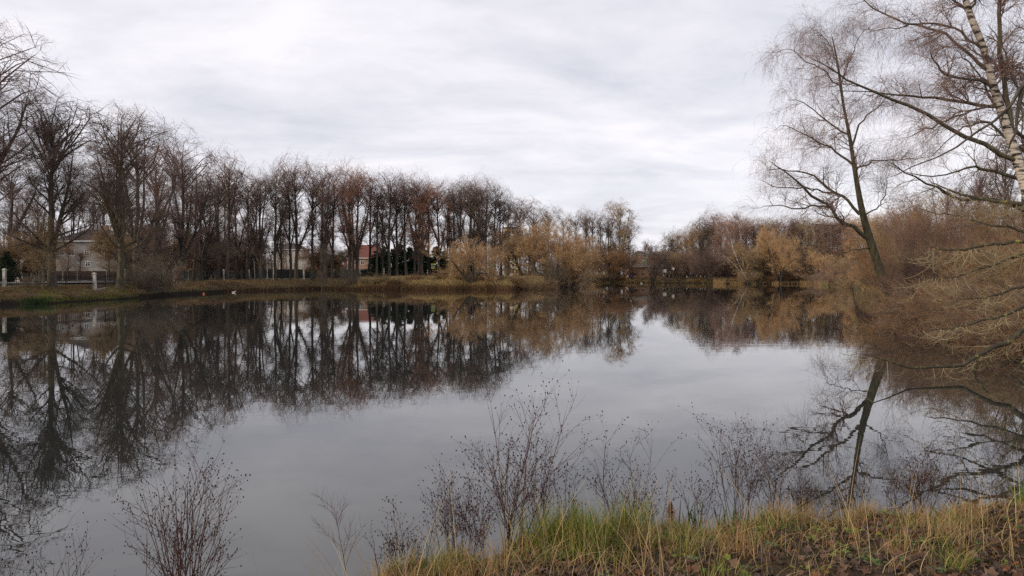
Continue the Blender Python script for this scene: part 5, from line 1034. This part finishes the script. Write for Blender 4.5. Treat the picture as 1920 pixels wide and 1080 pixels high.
# poles
def pole(label, px, y0, y1, Y, r=.09, m='frame', lamp=True, name='street_lamp', lean=0, cat='lamp post'):
    z0_ = gz(px, Y); zt = CZ + (HY - y0) / F * Y; o = thing(name, label, cat, (X(px, Y), Y, z0_)); h_ = zt - z0_
    MB().bar((0, 0, -.3), (lean, 0, h_), r, 8, r * .7).obj('pole', M[m], o)
    if lamp: MB().bar((lean, 0, h_ - .05), (lean - .55, 0, h_ + .1), r * .5, 6).obj('arm', M[m], o); MB().box(lean - 1.0, lean - .45, -.12, .12, h_ + .02, h_ + .16).obj('lamp_head', M['frame'], o)
    return o
pole('white lamp post left of the leaning pole behind the fence', 501, 479, 520, 150, .11)
pole('wooden pole leaning left beside the white lamp post', 514, 466, 520, 150, .11, 'bark_grey', False, 'leaning_pole', -1.2, 'pole')
pole('tall white pole rising from the far bank left of the golden reeds', 1338, 468, 522, 226, .12, 'white', False, 'white_pole', 0, 'pole')
pole('thin pale lamp post between the pointed willow and the golden reeds', 1499, 491, 522, 214, .08, 'frame', True); pole('thin white lamp post left of the leaning tree', 1607, 492, 520, 205, .08, 'frame', True); pole('thin post left of the dark low trees on the far bank', 1278, 491, 516, 245, .07, 'concrete', False, 'post', 0, 'post')
pole('slim pale post behind the iron fence near the thick lime trunk', 118, 492, 523, 100, .07, 'concrete', False, 'post', 0, 'post'); pole('pale post with peeling paint among the avenue trunks', 478, 490, 520, 150, .1, 'white', False, 'post', -.15, 'post')
# low red fence and parked white van behind the right trees
o = thing('red_fence', 'low dark red fence behind the trees right of the white pole', 'fence', (X(1336, 262), 262, FLAT))
for k_ in range(5): MB().box(k_ * 1.7, k_ * 1.7 + 1.62, -.05, 0, 0.1, 1.9).obj('panel', M['roof_red'], o)
def bollards():
    me = MB().bar((0, 0, -.1), (0, 0, .75), .16, 8, .12).mesh('bollard'); me.materials.append(M['frame'])
    for i, px in enumerate([1288, 1296, 1306, 1314, 1322, 1330]): tag(link('bollard', me, None, None, (X(px, 246), 246, gz(px, 246))), 'squat white bollard in the row on the far bank left of the white pole', 'bollard', 'white bollards on the far bank')
bollards()
me = MB().bar((0, 0, -.3), (0, 0, .95), .05, 6).mesh('post'); me.materials.append(M['bark'])
# rocks on the right bank
import bmesh
def rock(name, label, loc, s, seed, group=None):
    bm = bmesh.new(); bmesh.ops.create_icosphere(bm, subdivisions=2, radius=1); rg = np.random.default_rng(seed)
    dirs = rg.normal(size=(7, 3)); dirs /= np.linalg.norm(dirs, axis=1)[:, None]; cut = rg.uniform(.6, .85, 7)
    for v in bm.verts:
        p = np.array(v.co)
        for d_, c_ in zip(dirs, cut):
            e_ = p @ d_ - c_
            if e_ > 0: p = p - d_ * e_ * .9
        v.co = p * s
    me = bpy.data.meshes.new(name); bm.to_mesh(me); bm.free(); return tag(link(name, me, M['rock'], None, loc), label, 'rock', group)
rock('rock', 'largest flat pinkish rock on the right bank at the waterline', (X(1676, 37), 36.6, .35), np.array([.95, .6, .42]), 1, 'rocks on the right bank')
rock('rock', 'small pinkish rock left of the largest flat one', (X(1655, 38.5), 38.3, .2), np.array([.5, .4, .3]), 2, 'rocks on the right bank')
rock('rock', 'small rock at the water among the low branches of the right bank', (X(1735, 33.6), 33.2, .15), np.array([.4, .35, .25]), 3, 'rocks on the right bank')
# floating bits
def ball(label, px, py, r, m, name, cat):
    Y = CZ * F / (py - HY); bm = bmesh.new(); bmesh.ops.create_uvsphere(bm, u_segments=14, v_segments=8, radius=r); me = bpy.data.meshes.new(name); bm.to_mesh(me); bm.free(); me.polygons.foreach_set('use_smooth', [True] * len(me.polygons))
    return tag(link(name, me, M[m], None, (X(px, Y), Y, r * .4)), label, cat)
ball('orange ball floating by the russet bushes on the left', 382, 551.5, .15, 'orange', 'floating_ball', 'ball')
def duck(label, px, py, rz):
    Y = CZ * F / (py - HY); o = thing('duck', label, 'bird', (X(px, Y), Y, 0), rz, 'white birds floating by the far bank')
    p, r = path([(-.28, 0, .12, .01), (-.2, 0, .09, .07), (0, 0, .07, .12), (.15, 0, .09, .10), (.22, 0, .17, .05), (.25, 0, .27, .04), (.30, 0, .30, .045), (.34, 0, .29, .02)], 16)
    link('body', tubemesh('duck_body', [(p[None], r[None], 10)]), M['frame'], o); MB().bar((.33, 0, .285), (.41, 0, .27), .016, 6, .006).obj('beak', M['orange'], o)
duck('white bird on the water in front of the low russet bushes', 438, 549, 0.3); duck('white bird on the water below the brick pavilion', 1203, 531.6, 2.5)
# orange debris log on near shore
o = tag(simple_poly('driftwood', [(1000, 1022, 0, .02), (1020, 1016, 0, .03), (1045, 1012, .1, .028), (1065, 1006, .1, .012)], 7.45, M['bark_dark'], None, 8, 7), 'dark piece of driftwood at the water left of the green tuft', 'driftwood')

# ------------------------------------------------------------------ labels: count along the small groups so that each names one thing
def pxo(o): return 960 + o.location.x / o.location.y * F if o.location.y > 1 else -999
def count_labels(group, what, keep=lambda o: True):
    os_ = sorted([o for o in C.objects if o.get('group') == group and keep(o) and not o.parent and -20 < pxo(o) < 1935], key=pxo)
    for i, o in enumerate(os_):
        if len(os_) <= 20: o['label'] = (ORD[i] + ' from the left of the ' + what) if i else 'leftmost of the ' + what
for o in C.objects:
    if o.get('group') and not o.parent and not -20 < pxo(o) < 1935 and o.location.y > 1: pass
count_labels('dark conifers behind the avenue', 'dark green conifers behind the road signs')
count_labels('low bushes along the promontory', 'low rust-brown bushes on top of the promontory')
count_labels('low willows below the poplar', 'low brown willows at the foot of the pale poplar')
count_labels('white bollards on the far bank', 'squat white bollards left of the tall white pole')
count_labels('bare trees behind the right bank', 'bare trees behind the right-edge brushwood')
count_labels('tall brushwood on the right bank', 'tall brown thickets behind the leaning tree')
count_labels('brushwood on the right bank', 'brown brushwood bushes halfway up the right bank')
count_labels('low bushes on the right bank', 'low rusty bushes at the waterline of the right bank')
count_labels('bushes beyond the leaning tree', 'brown bushes beyond the foot of the leaning tree')
count_labels('brushwood below the tan willow', 'grey brushwood shoots below the large tan willow')
for tw, word in (('twig_pink', 'reddish'), ('twig_ochre', 'ochre-brown'), ('twig_grey', 'greyish'), ('twig_purple', 'purple-brown'), ('twig_tan', 'tan'), ('twig_rust', 'russet'), ('twig_brown', 'dark brown')):
    count_labels(GR, word + ' crowns in the right far-bank wood', lambda o, tw=tw: o['label'].startswith('bare tree in the dense') and any(c.name.startswith('crown') and c.material_slots[0].material.name == tw for c in o.children))

def by_colour(group, what):
    for tw, word in (('twig_pink', 'reddish'), ('twig_ochre', 'ochre-brown'), ('twig_grey', 'greyish'), ('twig_purple', 'purple-brown'), ('twig_tan', 'tan'), ('twig_rust', 'russet'), ('twig_wine', 'wine-brown'), ('twig_brown', 'dark brown')):
        count_labels(group, word + ' ' + what, lambda o, tw=tw: any(c.material_slots and c.material_slots[0].material.name == tw for c in o.children))
by_colour('brambles along the right waterline', 'bramble tangles on the right waterline'); by_colour('brambles along the left waterline', 'bramble tangles on the left bank edge')
by_colour('low trees under the avenue', 'low trees under the left avenue'); by_colour('bare trees behind the avenue', 'second-row trees behind the avenue')
by_colour('undergrowth of the right wood', 'undergrowth trees below the right wood'); by_colour('low bushes along the far waterline', 'low bushes on the far waterline'); by_colour('trees at the back of the right wood', 'rearmost trees of the right wood')
